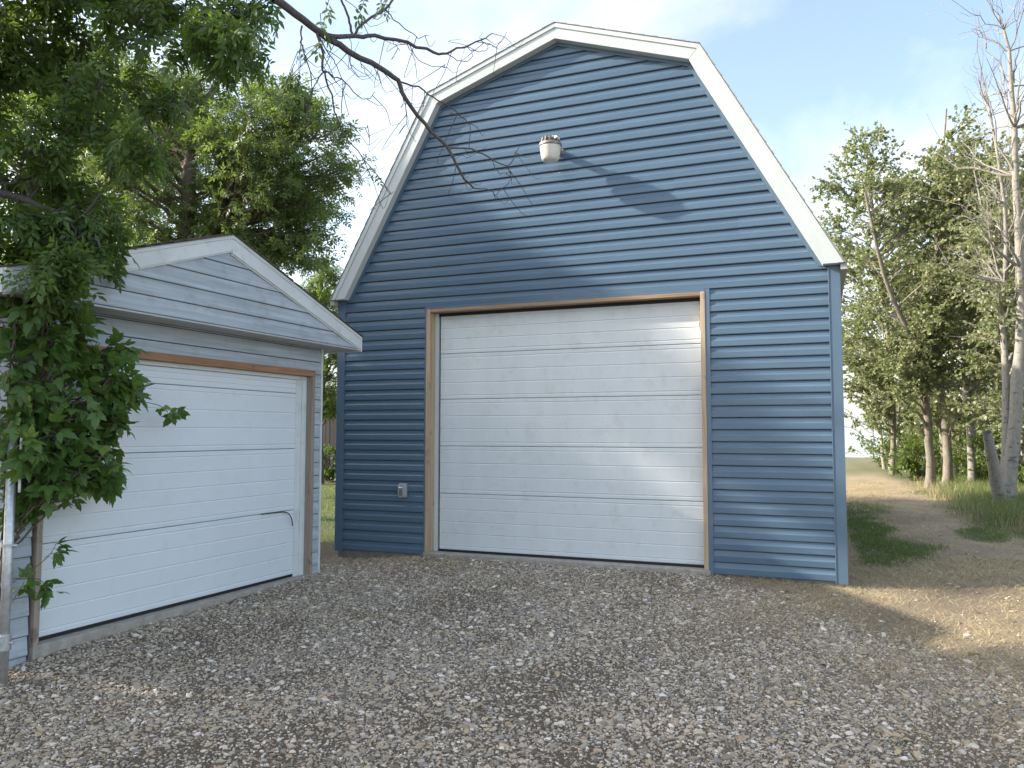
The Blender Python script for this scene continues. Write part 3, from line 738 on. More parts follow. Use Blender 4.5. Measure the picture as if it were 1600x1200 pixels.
# ------------------------------------------------------------------ foliage
def leaf_tpl(kind_):
    """small leaf shapes along +x, normal +z; returns verts and triangles"""
    if kind_ == 'diamond':
        V = [(0,0,0), (0.45,0.30,0.06), (1,0,-0.08), (0.45,-0.30,0.06)]; T = [(0,2,1), (0,3,2)]
    elif kind_ == 'round':
        V = [(0,0,0), (0.25,0.36,0.05), (0.68,0.34,0.04), (1,0,-0.05), (0.68,-0.34,0.04), (0.25,-0.36,0.05)]; T = [(0,2,1), (0,3,2), (0,4,3), (0,5,4)]
    elif kind_ == 'lobed':                               # a pointed, coarsely toothed leaflet, folded at the midrib
        V = [(0,0,0), (0.5,0,-0.03), (1,0,-0.14), (0.18,0.20,0.06), (0.36,0.30,0.07), (0.46,0.23,0.05), (0.66,0.22,0.01), (0.74,0.12,-0.04),
             (0.18,-0.20,0.06), (0.36,-0.30,0.07), (0.46,-0.23,0.05), (0.66,-0.22,0.01), (0.74,-0.12,-0.04)]
        T = [(0,1,3), (3,1,4), (4,1,5), (5,1,6), (6,1,7), (7,1,2), (0,8,1), (8,9,1), (9,10,1), (10,11,1), (11,12,1), (12,2,1)]
    elif kind_ == 'tri':                                 # compound leaf of three lobed leaflets on a stalk
        Vl, Tl = leaf_tpl('lobed'); Vl = np.array(Vl); V = [(0,0.006,0), (0,-0.006,0), (0.45,0,0.03)]; T = [(0,1,2)]
        for ang, s, off in ((0.0, 0.62, 0.44), (0.95, 0.50, 0.32), (-0.95, 0.50, 0.32)):
            c_, s_ = math.cos(ang), math.sin(ang); o = len(V)
            for x, y, z in Vl*s: V.append((off+x*c_-y*s_, x*s_+y*c_, 0.03+z-abs(y)*0.12-(0.08*x if ang else 0)))
            T += [tuple(i+o for i in t) for t in Tl]
    elif kind_ == 'five':                                # five leaflets, pinnate
        V = []; T = []
        for ang, s, off in ((0.0, 0.42, 0.62), (0.9, 0.38, 0.5), (-0.9, 0.38, 0.5), (1.05, 0.36, 0.22), (-1.05, 0.36, 0.22)):
            c_, s_ = math.cos(ang), math.sin(ang); o = len(V)
            for x, y, z in ((0,0,0), (0.35,0.20,0.03), (0.7,0.14,-0.02), (1,0,-0.12), (0.7,-0.14,-0.02), (0.35,-0.20,0.03)):
                x, y, z = x*s, y*s, z*s; V.append((off+x*c_-y*s_, x*s_+y*c_, z-0.10*off*off))
            T += [(o,o+2,o+1), (o,o+3,o+2), (o,o+4,o+3), (o,o+5,o+4)]
    return np.array(V, float), np.array(T, int)
def frames(ax, nrm):
    ax = ax/(np.linalg.norm(ax, axis=1, keepdims=True)+1e-9)
    y = np.cross(nrm, ax); y /= np.linalg.norm(y, axis=1, keepdims=True)+1e-9
    return np.stack([ax, y, np.cross(ax, y)], -1)        # columns
def leaves_mesh(name, P, Fr, S, tpl, tint):
    V, T = tpl; k = len(V)
    VV = np.einsum('nij,kj->nki', Fr, V)*S[:, None, None]+P[:, None, :]
    TT = (T[None]+(np.arange(len(P))*k)[:, None, None]).reshape(-1, 3)
    return np_mesh(name, VV.reshape(-1, 3), TT, np.repeat(tint, k), smooth=False)
class Leaves:
    def __init__(s): s.P = []; s.A = []; s.N = []; s.S = []
    def twig(s, path, n_, size, droop=0.35, spread=0.9, start=0.25):
        t = rng.uniform(start, 1.02, n_)*(len(path)-1); i = np.clip(t.astype(int), 0, len(path)-2); f_ = (t-i)[:, None]
        p = path[i]*(1-f_)+path[i+1]*f_; d = path[i+1]-path[i]; d = d/(np.linalg.norm(d, axis=1, keepdims=True)+1e-9)
        a = d*0.6+rng.normal(0, spread*0.6, (n_, 3)); a[:, 2] -= droop
        nn = rng.normal(0, 0.55, (n_, 3)); nn[:, 2] += 0.9
        s.P.append(p); s.A.append(a); s.N.append(nn); s.S.append(rng.uniform(0.55, 1.2, n_)*size)
    def get(s):
        P = np.concatenate(s.P); return P, frames(np.concatenate(s.A), np.concatenate(s.N)), np.concatenate(s.S)
def bez(a, b_, lift, n_=8, jig=0.0):
    a = np.asarray(a, float); b_ = np.asarray(b_, float); m_ = (a+b_)/2+np.array([0, 0, lift])
    t = np.linspace(0, 1, n_)[:, None]; P = a*(1-t)**2+2*m_*t*(1-t)+b_*t*t
    if jig: P[1:-1] += rng.normal(0, jig, (n_-2, 3))
    return P
def stem_point(stem, z):                                 # stem: (n,4) x y z r
    zz_ = np.clip(z, stem[0, 2], stem[-1, 2]); return np.array([np.interp(zz_, stem[:, 2], stem[:, j]) for j in range(4)])
def make_stem(pts, n_=14, wig=0.03):
    P = smooth_path(np.array(pts)[:, :3], n_); r_ = np.interp(np.linspace(0, 1, len(P)), np.linspace(0, 1, len(pts)), [p[3] for p in pts])
    P[1:, :2] += rng.normal(0, wig, (len(P)-1, 2)); return np.column_stack([P, r_])
def ellipsoid_clumps(px, py, rx, ry, d, n_, rmin, rmax, flat=1.0, shell=0.55):
    c_ = at(px, py, d); out = []
    for _ in range(n_):
        v = rng.normal(size=3); v /= np.linalg.norm(v); v *= rng.uniform(shell**3, 1)**(1/3)
        p = c_+RT*v[0]*rx*d/F+UP*v[1]*ry*d/F+fw*v[2]*rx*d/F*flat
        out.append((p, rng.uniform(rmin, rmax)))
    return out
def tree(name, label, cat, stems, clumps, leafkind, size, per_twig, twigs, bark, leafmat, group=None, droop=0.35, zmin=0.5,
         bare=0.0, limb_r=0.25, limb_k=0.012, near=False, parts_from=0, crown_name='crown', trunk_name='trunk', extra=None, twig_len=1.0):
    base = stems[0][0]
    root = thing(name, label, cat, (base[0], base[1], base[2]), 0, group); off = -np.array(base[:3])
    stems = [np.asarray(s) for s in stems]
    tt = Tubes()
    for s in stems:
        R = s[:, 3].copy(); R[0] *= 1.35
        tt.add(s[:, :3]+off, R, 10)
    tt.build(trunk_name, bark, root)
    br = Tubes(); lv = Leaves()
    for c_, cr_ in clumps:
        c_ = np.asarray(c_)
        if c_[2] < zmin: continue
        best = None
        for s in (stems if near else []):
            cost = np.linalg.norm(s[:, :3]-c_, axis=1)+0.6*np.clip(s[:, 2]-c_[2], 0, 9); i = max(0, int(np.argmin(cost))-2)
            if best is None or cost.min() < best[0]: best = (np.linalg.norm(s[i, :3]-c_), s[i])
        for s in ([] if near else stems):
            hd = np.hypot(*(s[-1, :2]-c_[:2])); sp = stem_point(s, c_[2]-0.35*np.hypot(*(stem_point(s, c_[2])[:2]-c_[:2]))-0.3)
            dd = np.linalg.norm(sp[:3]-c_)
            if best is None or dd < best[0]: best = (dd, sp)
        sp = best[1]; r0 = max(0.008, min(sp[3]*0.55, limb_r*0.1+limb_k*best[0]))
        limb = bez(sp[:3], c_, 0.12*best[0], 9, 0.03*best[0]**0.5)
        br.add(limb+off, np.linspace(r0, 0.007, len(limb)), 5)
        for _ in range(twigs):
            i = rng.integers(len(limb)//2, len(limb)); v = rng.normal(size=3); v /= np.linalg.norm(v); v[2] *= 0.8
            e = c_+v*cr_*rng.uniform(0.5, 1.0)*twig_len
            tw = bez(limb[i], e, rng.uniform(-0.02, 0.12), 5, 0.02)
            br.add(tw+off, np.linspace(0.006, 0.0022, 5), 3)
            if rng.random() >= bare: lv.twig(tw+off, per_twig, size, droop)
    if extra: extra(br, lv, off)
    br.build('branches', bark, root)
    P, Fr, S = lv.get(); tint = rng.random(len(P))*0.9
    if parts_from:
        x, y, z = proj(P-off); vis = (x > -20) & (x < 1620) & (y > -20) & (z > 0.5)
        sc_ = np.where(vis, S/np.maximum(z, 0.5), 0); order = np.argsort(-sc_)
        pick = order[:parts_from]; rest = order[parts_from:]
        V, T = leaf_tpl(leafkind)
        mes = []
        for q_ in range(5):
            c1, c2, c3 = rng.uniform(-0.5, 0.1), rng.uniform(-0.25, 0.35), rng.uniform(0.8, 1.15)
            Vq = V.copy(); Vq[:, 2] += c1*V[:, 0]**2+c2*np.abs(V[:, 1]); Vq[:, 1] = Vq[:, 1]*c3+rng.uniform(-0.15, 0.15)*V[:, 0]**2
            me = np_mesh('leaf', Vq, T, np.zeros(len(V))); me.materials.append(leafmat); mes.append(me)
        for i in pick:
            o = bpy.data.objects.new('leaf', mes[int(i) % 5]); col.objects.link(o); o.parent = root
            Mx = Matrix(Fr[i]*S[i]).to_4x4(); Mx.translation = Vector(P[i]); o.matrix_local = Mx
        P, Fr, S, tint = P[rest], Fr[rest], S[rest], tint[rest]
    kind(link(crown_name, leaves_mesh(crown_name, P, Fr, S, leaf_tpl(leafkind), tint), leafmat, root), 'stuff')
    return root
def g3(x, y, r_): return (x, y, float(gz(x, y))-0.08, r_)

# --- right-hand row behind the barn
def px_stem(base_px, pts, d, r0, r1):
    """a stem through picture points at depth d, foot on the ground"""
    b_ = on_z(base_px[0], base_px[1], -0.13); dd = proj(b_)[2]
    P = [g3(b_[0], b_[1], r0)]
    for i, (x, y) in enumerate(pts):
        p = at(x, y, dd+d*(i+1)/len(pts)); P.append((*p, r0+(r1-r0)*(i+1)/len(pts)))
    return make_stem(P, 16, 0.012 if len(pts) > 2 else 0.003), dd
GR = 'trees in the row behind the barn'
sA, dA = px_stem((1394, 742), [(1396, 640), (1385, 500), (1365, 330), (1352, 215)], 0.5, 0.10, 0.02)
tree('poplar_tree', 'slim leafy poplar farthest along the path, next to the lake opening', 'tree', [sA],
     ellipsoid_clumps(1352, 430, 78, 235, dA, 84, 0.6, 1.0)+[(at(x, y, dA+rng.uniform(-1, 1)), 0.6) for x, y in ((1345,560),(1370,590),(1352,625),(1385,640),(1365,660),(1400,670),(1410,610),(1425,650),(1340,600))], 'round', 0.10, 20, 17, MT['bark_poplar'], MT['leaf_aspen'], GR, 0.2)
sB, dB = px_stem((1453, 764), [(1452, 690), (1440, 600), (1415, 510), (1380, 430), (1352, 300)], -0.8, 0.125, 0.03)
tree('poplar_tree', 'left-leaning brown poplar with its foot in dry grass beside a straight trunk', 'tree', [sB],
     ellipsoid_clumps(1405, 440, 75, 200, dB-0.5, 58, 0.5, 0.9)+[(at(x, y, dB+rng.uniform(-1.2, 0.8)), 0.55) for x, y in ((1430,600),(1410,570),(1440,640),(1400,620),(1460,610),(1425,660))], 'round', 0.085, 20, 17, MT['bark_poplar'], MT['leaf_aspen'], GR, 0.2)
sC, dC = px_stem((1479, 766), [(1480, 690), (1468, 600), (1462, 450), (1468, 300), (1478, 170)], 0.4, 0.13, 0.02)
tree('poplar_tree', 'rough dark-barked poplar standing between two paler trunks', 'tree', [sC],
     ellipsoid_clumps(1478, 370, 66, 225, dC, 60, 0.5, 0.9)+[(at(x, y, dC+rng.uniform(-1.2, 0.8)), 0.55) for x, y in ((1480,600),(1500,580),(1470,640),(1495,650),(1460,570))], 'round', 0.085, 20, 17, MT['bark_poplar'], MT['leaf_aspen'], GR, 0.2)
sD, dD = px_stem((1517, 764), [(1518, 690), (1508, 600), (1506, 540), (1512, 400), (1525, 250)], 0.3, 0.12, 0.02)
tree('poplar_tree', 'pale-barked poplar rising straight from bright undergrowth', 'tree', [sD],
     ellipsoid_clumps(1535, 400, 68, 210, dD, 58, 0.5, 0.9)+[(at(x, y, dD+rng.uniform(-1.2, 0.8)), 0.55) for x, y in ((1530,600),(1545,570),(1525,640),(1550,650),(1575,600),(1590,650),(1595,560))], 'round', 0.085, 20, 16, MT['bark_aspen'], MT['leaf_aspen'], GR, 0.2, bare=0.1)
sE1, dE = px_stem((1570, 795), [(1583, 700), (1590, 600), (1597, 480), (1592, 352), (1585, 200), (1575, 80), (1560, 20)], 0.6, 0.15, 0.012)
sE2, _ = px_stem((1566, 795), [(1553, 730), (1542, 675)], -0.4, 0.14, 0.08)
sE3, _ = px_stem((1572, 795), [(1572, 690), (1573, 600), (1566, 500), (1572, 380), (1560, 250), (1535, 110)], 1.2, 0.10, 0.012)
def bare_top(br, lv, off):
    for s, lo in ((sE1, 0.5), (sE3, 0.55)):
        for _ in range(34):
            i = rng.uniform(lo, 0.98)*(len(s)-1); p = s[int(i), :3]; r0 = max(0.010, s[int(i), 3]*0.5)
            v = RT*rng.normal(0, 0.8)+fw*rng.normal(0, 0.8)+np.array([0, 0, rng.uniform(0.4, 1.4)])
            Ls = rng.uniform(0.7, 2.2)*(1.2-0.4*i/len(s)); e = p+v/np.linalg.norm(v)*Ls
            b_ = bez(p, e, -0.15*Ls, 7, 0.04); br.add(b_+off, np.linspace(r0, 0.005, 7), 4)
            for _ in range(6):
                q = b_[rng.integers(2, 7)]; v2 = v/np.linalg.norm(v)*0.4+rng.normal(0, 0.4, 3); v2[2] += 0.35
                tw = bez(q, q+v2*rng.uniform(0.4, 0.9), -0.06, 5, 0.015); br.add(tw+off, np.linspace(0.007, 0.003, 5), 3)
tree('poplar_tree', 'white-barked poplar with forked trunk, broken stub and bare dead top branches', 'tree', [sE1, sE2, sE3],
     ellipsoid_clumps(1590, 440, 75, 170, dE+1.0, 46, 0.45, 0.85), 'round', 0.078, 18, 15, MT['bark_aspen'], MT['leaf_aspen'], GR, 0.2, bare=0.2, extra=bare_top)
for (bx, by, hgt, lab) in ((9.2, 15.5, 10.5, 'broad poplar deep in the row beside the white forked trunk'), (7.6, 22.0, 11.0, 'tall poplar filling the gap behind the middle trunks'),
                      (8.6, 29.0, 11.5, 'poplar behind the row, showing only between nearer crowns'), (6.9, 33.0, 10.5, 'far poplar behind the slim tree at the lake opening')):
    st = make_stem([g3(bx, by, 0.16), (bx+0.1, by, 3, 0.12), (bx-0.2, by, 6.5, 0.07), (bx, by, hgt, 0.02)], 12)
    cl = []
    for _ in range(64):
        v = rng.normal(size=3); v /= np.linalg.norm(v); v *= rng.uniform(0.2, 1)**(1/3)
        cl.append((np.array([bx, by, hgt*0.52])+v*np.array([2.2, 2.2, hgt*0.47]), rng.uniform(0.6, 1.0)))
    tree('poplar_tree', lab, 'tree', [st], cl, 'round', 0.12, 17, 15, MT['bark_poplar'], MT['leaf_aspen'], GR, 0.2)
for (bx, by, hgt, rad, lab) in ((7.4, 12.6, 8.5, 1.5, 'slender poplar sapling just behind the white forked trunk'), (6.6, 19.0, 8.0, 1.4, 'slender poplar sapling behind the dark-barked poplar'),
                      (5.5, 27.5, 9.0, 1.7, 'slender poplar sapling beside the slim far poplar'), (10.2, 20.0, 10.0, 2.2, 'leafy poplar farther right inside the row'), (9.8, 11.5, 9.5, 1.9, 'leafy poplar right of the white forked trunk')):
    sts = [make_stem([g3(bx+dx, by+dy, 0.07), (bx+dx*2, by+dy*2, 2.6, 0.055), (bx+dx*4, by+dy*3, 5.5, 0.035), (bx+dx*5, by+dy*4, hgt, 0.01)], 12, 0.03) for dx, dy in ((0, 0), (0.22, 0.1), (-0.2, 0.15))]
    cl = []
    for _ in range(46):
        v = rng.normal(size=3); v /= np.linalg.norm(v); v *= rng.uniform(0.1, 1)**(1/3)
        cl.append((np.array([bx, by, hgt*0.5])+v*np.array([rad, rad, hgt*0.48]), rng.uniform(0.45, 0.8)))
    tree('poplar_tree', lab, 'tree', sts, cl, 'round', 0.095, 17, 15, MT['bark_aspen'], MT['leaf_aspen'], GR, 0.2)
# undergrowth shrubs at the trees' feet
SHR = [((1432, 735), 24, 0.9, 1.3, 'leafy shrub between the slim tree and the leaning poplar'), ((1497, 755), 24.5, 0.8, 1.6, 'bright green shrub at the foot of the dark-barked poplar'),
       ((1538, 770), 21, 0.75, 1.5, 'sunlit bush beside the broken stub of the forked trunk'), ((1600, 790), 19.5, 1.0, 1.5, 'dark bush behind the white forked trunk'),
       ((1415, 720), 31, 1.2, 1.8, 'shady bush under the slim far poplar'), ((1470, 740), 29, 1.4, 2.4, 'tall thicket bush behind the leaning poplar'),
       ((1550, 745), 27, 1.5, 2.6, 'tall thicket bush behind the pale straight trunk'), ((1640, 760), 22, 1.4, 2.6, 'tall thicket bush right of the forked trunk'),
       ((1378, 722), 34, 1.5, 2.6, 'tall bush closing the view beneath the slim far poplar'), ((1510, 740), 31, 1.6, 3.0, 'tall thicket bush far behind the middle trunks'), ((1595, 750), 25, 1.5, 3.0, 'tall thicket bush behind the forked trunk')]
for (x, y), d, r_, h, lab in SHR:
    p = at(x, y, d); p = np.array([p[0], p[1], float(gz(p[0], p[1]))])
    st = [make_stem([(p[0]+dx, p[1]+dy, p[2]-0.05, 0.02), (p[0]+dx*3, p[1]+dy*3, p[2]+h*0.8, 0.006)], 6, 0.02) for dx, dy in ((0, 0.02), (0.12, -0.05), (-0.12, 0.05))]
    cl = [(p+np.array([rng.normal(0, r_*0.55), rng.normal(0, r_*0.55), rng.uniform(0.15, h)]), rng.uniform(0.3, 0.5)) for _ in range(int(16+9*h))]
    tree('shrub', lab, 'shrub', st, cl, 'diamond', 0.10, 12, 10, MT['bark_grey'], MT['leaf_shrub'], 'bushes under the poplars', 0.25, zmin=-0.3, trunk_name='stem', crown_name='foliage')

# --- yard trees behind the shed
bt = at(290, 560, 14.0); sT2 = make_stem([g3(bt[0], bt[1], 0.2), (*at(288, 420, 14), 0.16), (*at(298, 280, 14), 0.12), (*at(330, 150, 14.2), 0.06), (*at(360, 80, 14.2), 0.03)], 14)
sT2b = make_stem([(*at(288, 400, 14), 0.12), (*at(350, 330, 13.6), 0.09), (*at(430, 250, 13.2), 0.05), (*at(500, 210, 13.0), 0.02)], 12)
cl = ellipsoid_clumps(425, 290, 105, 165, 13.4, 62, 0.45, 0.8)+ellipsoid_clumps(270, 250, 130, 165, 14.5, 62, 0.5, 0.9)
for x, y in ((520, 235), (548, 255), (568, 268), (530, 290), (500, 320), (515, 370), (490, 400), (540, 205), (500, 180), (470, 150)):
    cl.append((at(x, y, 13.0+rng.uniform(-0.6, 0.6)), 0.34))
tree('maple_tree', 'large sunlit green maple rising directly behind the grey shed roof', 'tree', [sT2, sT2b], cl, 'five', 0.20, 11, 13, MT['bark_grey'], MT['leaf_ash'], 'trees around the shed', 0.5)
bt = at(90, 560, 19); sT4 = make_stem([g3(bt[0], bt[1], 0.22), (*at(95, 400, 19), 0.17), (*at(110, 200, 19), 0.1), (*at(120, 60, 19), 0.03)], 12)
tree('maple_tree', 'dark maple farther back, its crown seen through the overhanging leaves', 'tree', [sT4],
     ellipsoid_clumps(110, 250, 190, 205, 19, 80, 0.8, 1.3), 'five', 0.27, 10, 13, MT['bark_grey'], MT['leaf_ash'], 'trees around the shed', 0.45)
bt = at(500, 700, 23); sT3 = make_stem([g3(bt[0], bt[1], 0.12), (*at(500, 560, 23), 0.09), (*at(503, 430, 23), 0.03)], 10)
tree('young_tree', 'yellow-green young tree in the gap between shed and barn', 'tree', [sT3],
     ellipsoid_clumps(505, 530, 52, 120, 22.5, 56, 0.5, 0.8), 'five', 0.2, 11, 12, MT['bark_grey'], MT['leaf_shrub'], 'trees around the shed', 0.4)
# shade trees along the left boundary, outside the frame
for (bx, by, hgt, rad, lab) in ((-10.2, -2.1, 9.6, 1.75, 'boundary maple close behind the far side of the grey shed'), (-14.5, -4.7, 9.4, 2.3, 'boundary maple beyond the far side of the grey shed'), (-12.0, -8.6, 9.2, 2.9, 'boundary maple left of the overhanging tree')
                      , (-13.5, -12.5, 9.0, 2.9, 'boundary maple at the far left of the yard'), (-8.5, -8.6, 6.6, 2.2, 'small boundary maple near the gate')):
    st = make_stem([g3(bx, by, 0.2), (bx+0.1, by, 2.6, 0.16), (bx-0.1, by+0.1, 5.5, 0.1), (bx, by, hgt*0.95, 0.03)], 12)
    cl = []
    for _ in range(80):
        v = rng.normal(size=3); v /= np.linalg.norm(v); v *= rng.uniform(0.1, 1)**(1/3)
        cl.append((np.array([bx, by, hgt*0.6])+v*np.array([rad, rad, hgt*0.4]), rng.uniform(0.6, 1.0)))
    tree('maple_tree', lab, 'tree', [st], cl, 'five', 0.32, 17, 14, MT['bark_grey'], MT['leaf_ash'], 'trees around the shed', 0.45)

# --- the overhanging box elder with its dead limb
TB = (-3.15, -5.75)
sT1 = make_stem([g3(TB[0], TB[1], 0.20), (TB[0]+0.05, TB[1], 1.6, 0.16), (TB[0]+0.1, TB[1]+0.1, 3.2, 0.13), (TB[0]+0.2, TB[1]+0.3, 4.8, 0.08), (TB[0]+0.2, TB[1]+0.5, 6.2, 0.03)], 14)
j3 = stem_point(sT1, 3.3); j4 = stem_point(sT1, 4.0); j5 = stem_point(sT1, 2.6)
sT1x = [make_stem([(*j3[:3], 0.06), (*at(-120, 90, 5.4), 0.05), (*at(20, 60, 5.9), 0.04), (*at(150, 110, 6.3), 0.028), (*at(230, 190, 6.5), 0.015), (*at(260, 260, 6.5), 0.006)], 20, 0.02),
        make_stem([(*j4[:3], 0.06), (*at(-60, -150, 5.6), 0.05), (*at(110, -60, 6.2), 0.035), (*at(240, 25, 6.4), 0.022), (*at(330, 70, 6.2), 0.012), (*at(385, 90, 6.0), 0.005)], 20, 0.02),
        make_stem([(*j5[:3], 0.05), (*at(-130, 330, 5.0), 0.04), (*at(-20, 300, 5.2), 0.03), (*at(80, 330, 5.3), 0.018), (*at(160, 390, 5.3), 0.006)], 20, 0.02)]
d_of = lambda x: 4.55+(x-430)/360.0*1.0
def pth(pts): return np.array([at(x, y, d_of(x)) for x, y in pts])
DEAD = [  # picture polyline, start radius px, end radius px
    ([(429,-2),(462,22),(498,50),(545,80),(594,106),(622,127),(633,154),(663,193),(699,231),(721,270),(740,294)], 7.0, 1.6),
    ([(740,294),(757,295),(770,300),(776,312)], 1.3, 0.6),
    ([(498,51),(517,56),(556,58),(586,57),(636,67),(677,81),(698,84),(724,73),(751,63),(769,52)], 5.0, 0.8),
    ([(554,55),(560,42),(572,34),(600,14),(618,-6)], 2.6, 1.8), ([(551,54),(542,22),(531,-6)], 2.4, 1.6),
    ([(495,52),(504,80),(503,104),(506,113),(517,148),(526,187),(546,222),(580,262),(611,302)], 2.6, 0.5),
    ([(506,112),(493,132),(484,162),(482,200)], 1.4, 0.5), ([(506,111),(522,120),(539,128),(559,151),(578,154),(586,143)], 1.5, 0.5),
    ([(622,127),(655,137),(677,151),(700,166),(721,181),(735,200),(733,234)], 1.9, 0.6),
    ([(699,231),(737,235),(765,246),(792,260),(803,245),(812,228)], 1.9, 0.6), ([(792,260),(799,278),(776,305)], 1.0, 0.6), ([(765,246),(780,270),(799,268)], 0.9, 0.5),
    ([(698,84),(716,95),(730,97),(738,88),(737,78)], 1.0, 0.5), ([(751,63),(764,70),(780,69),(792,50)], 0.9, 0.5), ([(724,73),(745,80),(760,79),(763,70)], 0.9, 0.5),
    ([(472,40),(470,60),(475,80),(484,110),(486,140),(480,165)], 1.8, 0.5), ([(633,154),(634,180),(640,205),(650,222)], 0.8, 0.4),
    ([(539,128),(535,150),(533,175),(545,195),(570,200),(575,198)], 1.0, 0.5), ([(497,55),(520,95),(530,112),(545,180)], 1.2, 0.5),
    ([(600,14),(615,30),(640,50),(655,58),(670,56)], 1.2, 0.5), ([(586,57),(610,62),(625,80)], 0.9, 0.5), ([(636,67),(645,85),(656,128)], 1.0, 0.4), ([(640,70),(660,98),(690,105),(696,100)], 0.9, 0.4),
    ([(545,80),(550,105),(560,120),(574,118)], 1.0, 0.4), ([(562,90),(568,108),(583,128)], 0.9, 0.4), ([(590,104),(594,130)], 0.9, 0.4)]
def dead_limb(br, lv, off):
    a = pth([(429, -2)])[0]
    lead = smooth_path([stem_point(sT1, 3.4)[:3], (TB[0]+0.9, TB[1]+0.75, 4.35), at(300, -95, 4.6), at(370, -50, 4.55), a], 20)
    br.add(lead+off, np.linspace(0.055, 7.0*4.55/F, len(lead)), 8)
    hooks = []
    for pts, r0, r1 in DEAD:
        P = smooth_path(pth(pts), max(10, 3*len(pts))); P[1:-1] += rng.normal(0, 0.004, (len(P)-2, 3))
        br.add(P+off, np.linspace(r0*0.85, r1, len(P))*5.0/F, 8 if r0 > 2 else 5); hooks.append((P, r0))
    for P, r0 in hooks:                                  # fine twigs that droop and then turn up
        L_ = np.linalg.norm(np.diff(P, axis=0), axis=1).sum()
        for _ in range(int(L_*(8 if r0 > 2.2 else 7))):
            i = rng.integers(1, len(P)); p = P[i]
            s = rng.choice([-1, 1]); Lt = rng.uniform(0.10, 0.42)
            v = RT*s*rng.uniform(0.1, 0.7)+fw*rng.normal(0, 0.5)+np.array([0, 0, rng.uniform(-0.9, -0.1)])
            e = p+v*Lt; m2 = e+(RT*rng.uniform(0.1, 0.5)+np.array([0, 0, rng.uniform(0.0, 0.45)]))*Lt*0.8
            tw = smooth_path([p, (p+e)/2+rng.normal(0, 0.01, 3), e, m2], 9)
            br.add(tw+off, np.linspace(0.0032, 0.0012, len(tw)), 3)
    for (x, y) in ((500, 40), (515, 15), (505, 55), (470, 85), (465, 100), (470, 110), (460, 120), (575, 5), (600, 0), (620, 2), (408, 45), (400, 55), (415, 40), (440, 10)):
        p = at(x, y, d_of(x)); tw = bez(p+np.array([0, 0, 0.08]), p+np.array([rng.normal(0, 0.05), rng.normal(0, 0.05), -0.10]), 0.01, 4)
        lv.twig(tw+off, 3, 0.15, 0.9, 0.5, 0.1); br.add(tw+off, np.linspace(0.003, 0.0015, 4), 3)
cl = []
for x, y, r_ in [(x, y, 0.34) for x in range(-140, 330, 50) for y in range(-120, 280, 50)]:
    if x+0.55*y > 285 or rng.random() < 0.08: continue
    cl.append((at(x+rng.normal(0, 22), y+rng.normal(0, 20), rng.uniform(4.9, 6.6)), r_*rng.uniform(0.8, 1.25)))
for x, y in ((20, 290), (80, 280), (140, 300), (30, 350), (95, 345), (150, 345), (15, 400), (70, 410), (110, 390), (145, 400), (40, 430), (95, 430), (170, 395), (340, 60), (370, 95), (300, 90), (350, 20), (392, 20), (260, 160), (230, 230)):
    cl.append((at(x, y, rng.uniform(4.9, 5.9)), 0.27))
cl = [c for c in cl if c[0][1] < -3.55]
tree('box_elder_tree', 'overhanging box elder with drooping dark leaves and a long dead limb', 'tree', [sT1]+sT1x, cl, 'five', 0.175, 10, 12, MT['bark_dead'], MT['leaf_elder'], 'trees around the shed',
     0.75, parts_from=300, extra=dead_limb, limb_r=0.04, limb_k=0.005, near=True)

# --- sapling sprouting at the shed's near corner
SS = np.array([-2.4194, -1.0735, 0]); sn = np.array([math.cos(SA), math.sin(SA), 0])
def by_shed(x, y, n_): r_ = ray(x, y); o = SS+sn*n_; return CAM+r_*(((o-CAM)@sn)/(r_@sn))
b0 = np.array([-2.50, -4.60]); zb = float(gz(*b0))
stems = [make_stem([(b0[0], b0[1], zb-0.05, 0.014), (*by_shed(14, 900, 0.06), 0.012), (*by_shed(22, 750, 0.08), 0.010), (*by_shed(50, 600, 0.15), 0.008), (*by_shed(85, 480, 0.3), 0.004)], 12, 0.008),
         make_stem([(b0[0]-0.05, b0[1]-0.05, zb-0.05, 0.012), (*by_shed(8, 850, 0.05), 0.010), (*by_shed(12, 650, 0.1), 0.008), (*by_shed(25, 470, 0.2), 0.004)], 12, 0.008)]
cl = []
for x, y, r_ in ((30,460,.24),(80,470,.22),(20,520,.26),(75,525,.26),(125,530,.22),(30,580,.26),(90,575,.26),(145,565,.22),(165,600,.16),(25,640,.25),(75,640,.22),(120,635,.22),(155,640,.15),
                 (25,700,.2),(60,700,.18),(105,690,.2),(135,700,.18),(165,730,.13),(150,745,.10),(40,755,.16),(80,745,.14),(30,790,.1),(105,745,.1),(190,590,.12),(180,545,.14),(60,420,.25),(100,440,.16),(110,490,.18),(195,610,.10),(175,660,.12),(140,670,.16),(60,670,.2),(150,715,.14)):
    cl.append((by_shed(x+6, y, rng.uniform(0.08, 0.2) if x < 60 else rng.uniform(0.2, 0.5)), r_*(0.8 if x < 60 else 0.9)))
def sprays(br, lv, off):
    for pts, nl in (([(150,640),(180,632),(215,628),(245,632),(262,640),(285,645)], 6), ([(20,910),(50,890),(75,870),(88,850)], 5), ([(30,905),(60,905),(80,925)], 4), ([(20,940),(28,925),(38,910)], 5),
                    ([(100,745),(125,735),(150,752),(175,770)], 5), ([(110,720),(140,735),(165,745)], 5)):
        P = smooth_path(np.array([by_shed(x, y, 0.22) for x, y in pts]), 14); br.add(P+off, np.linspace(0.004, 0.0018, len(P)), 4)
        lv.twig(P[-len(P)//2:]+off, nl+3, 0.15, 0.4, 0.7, 0.25)
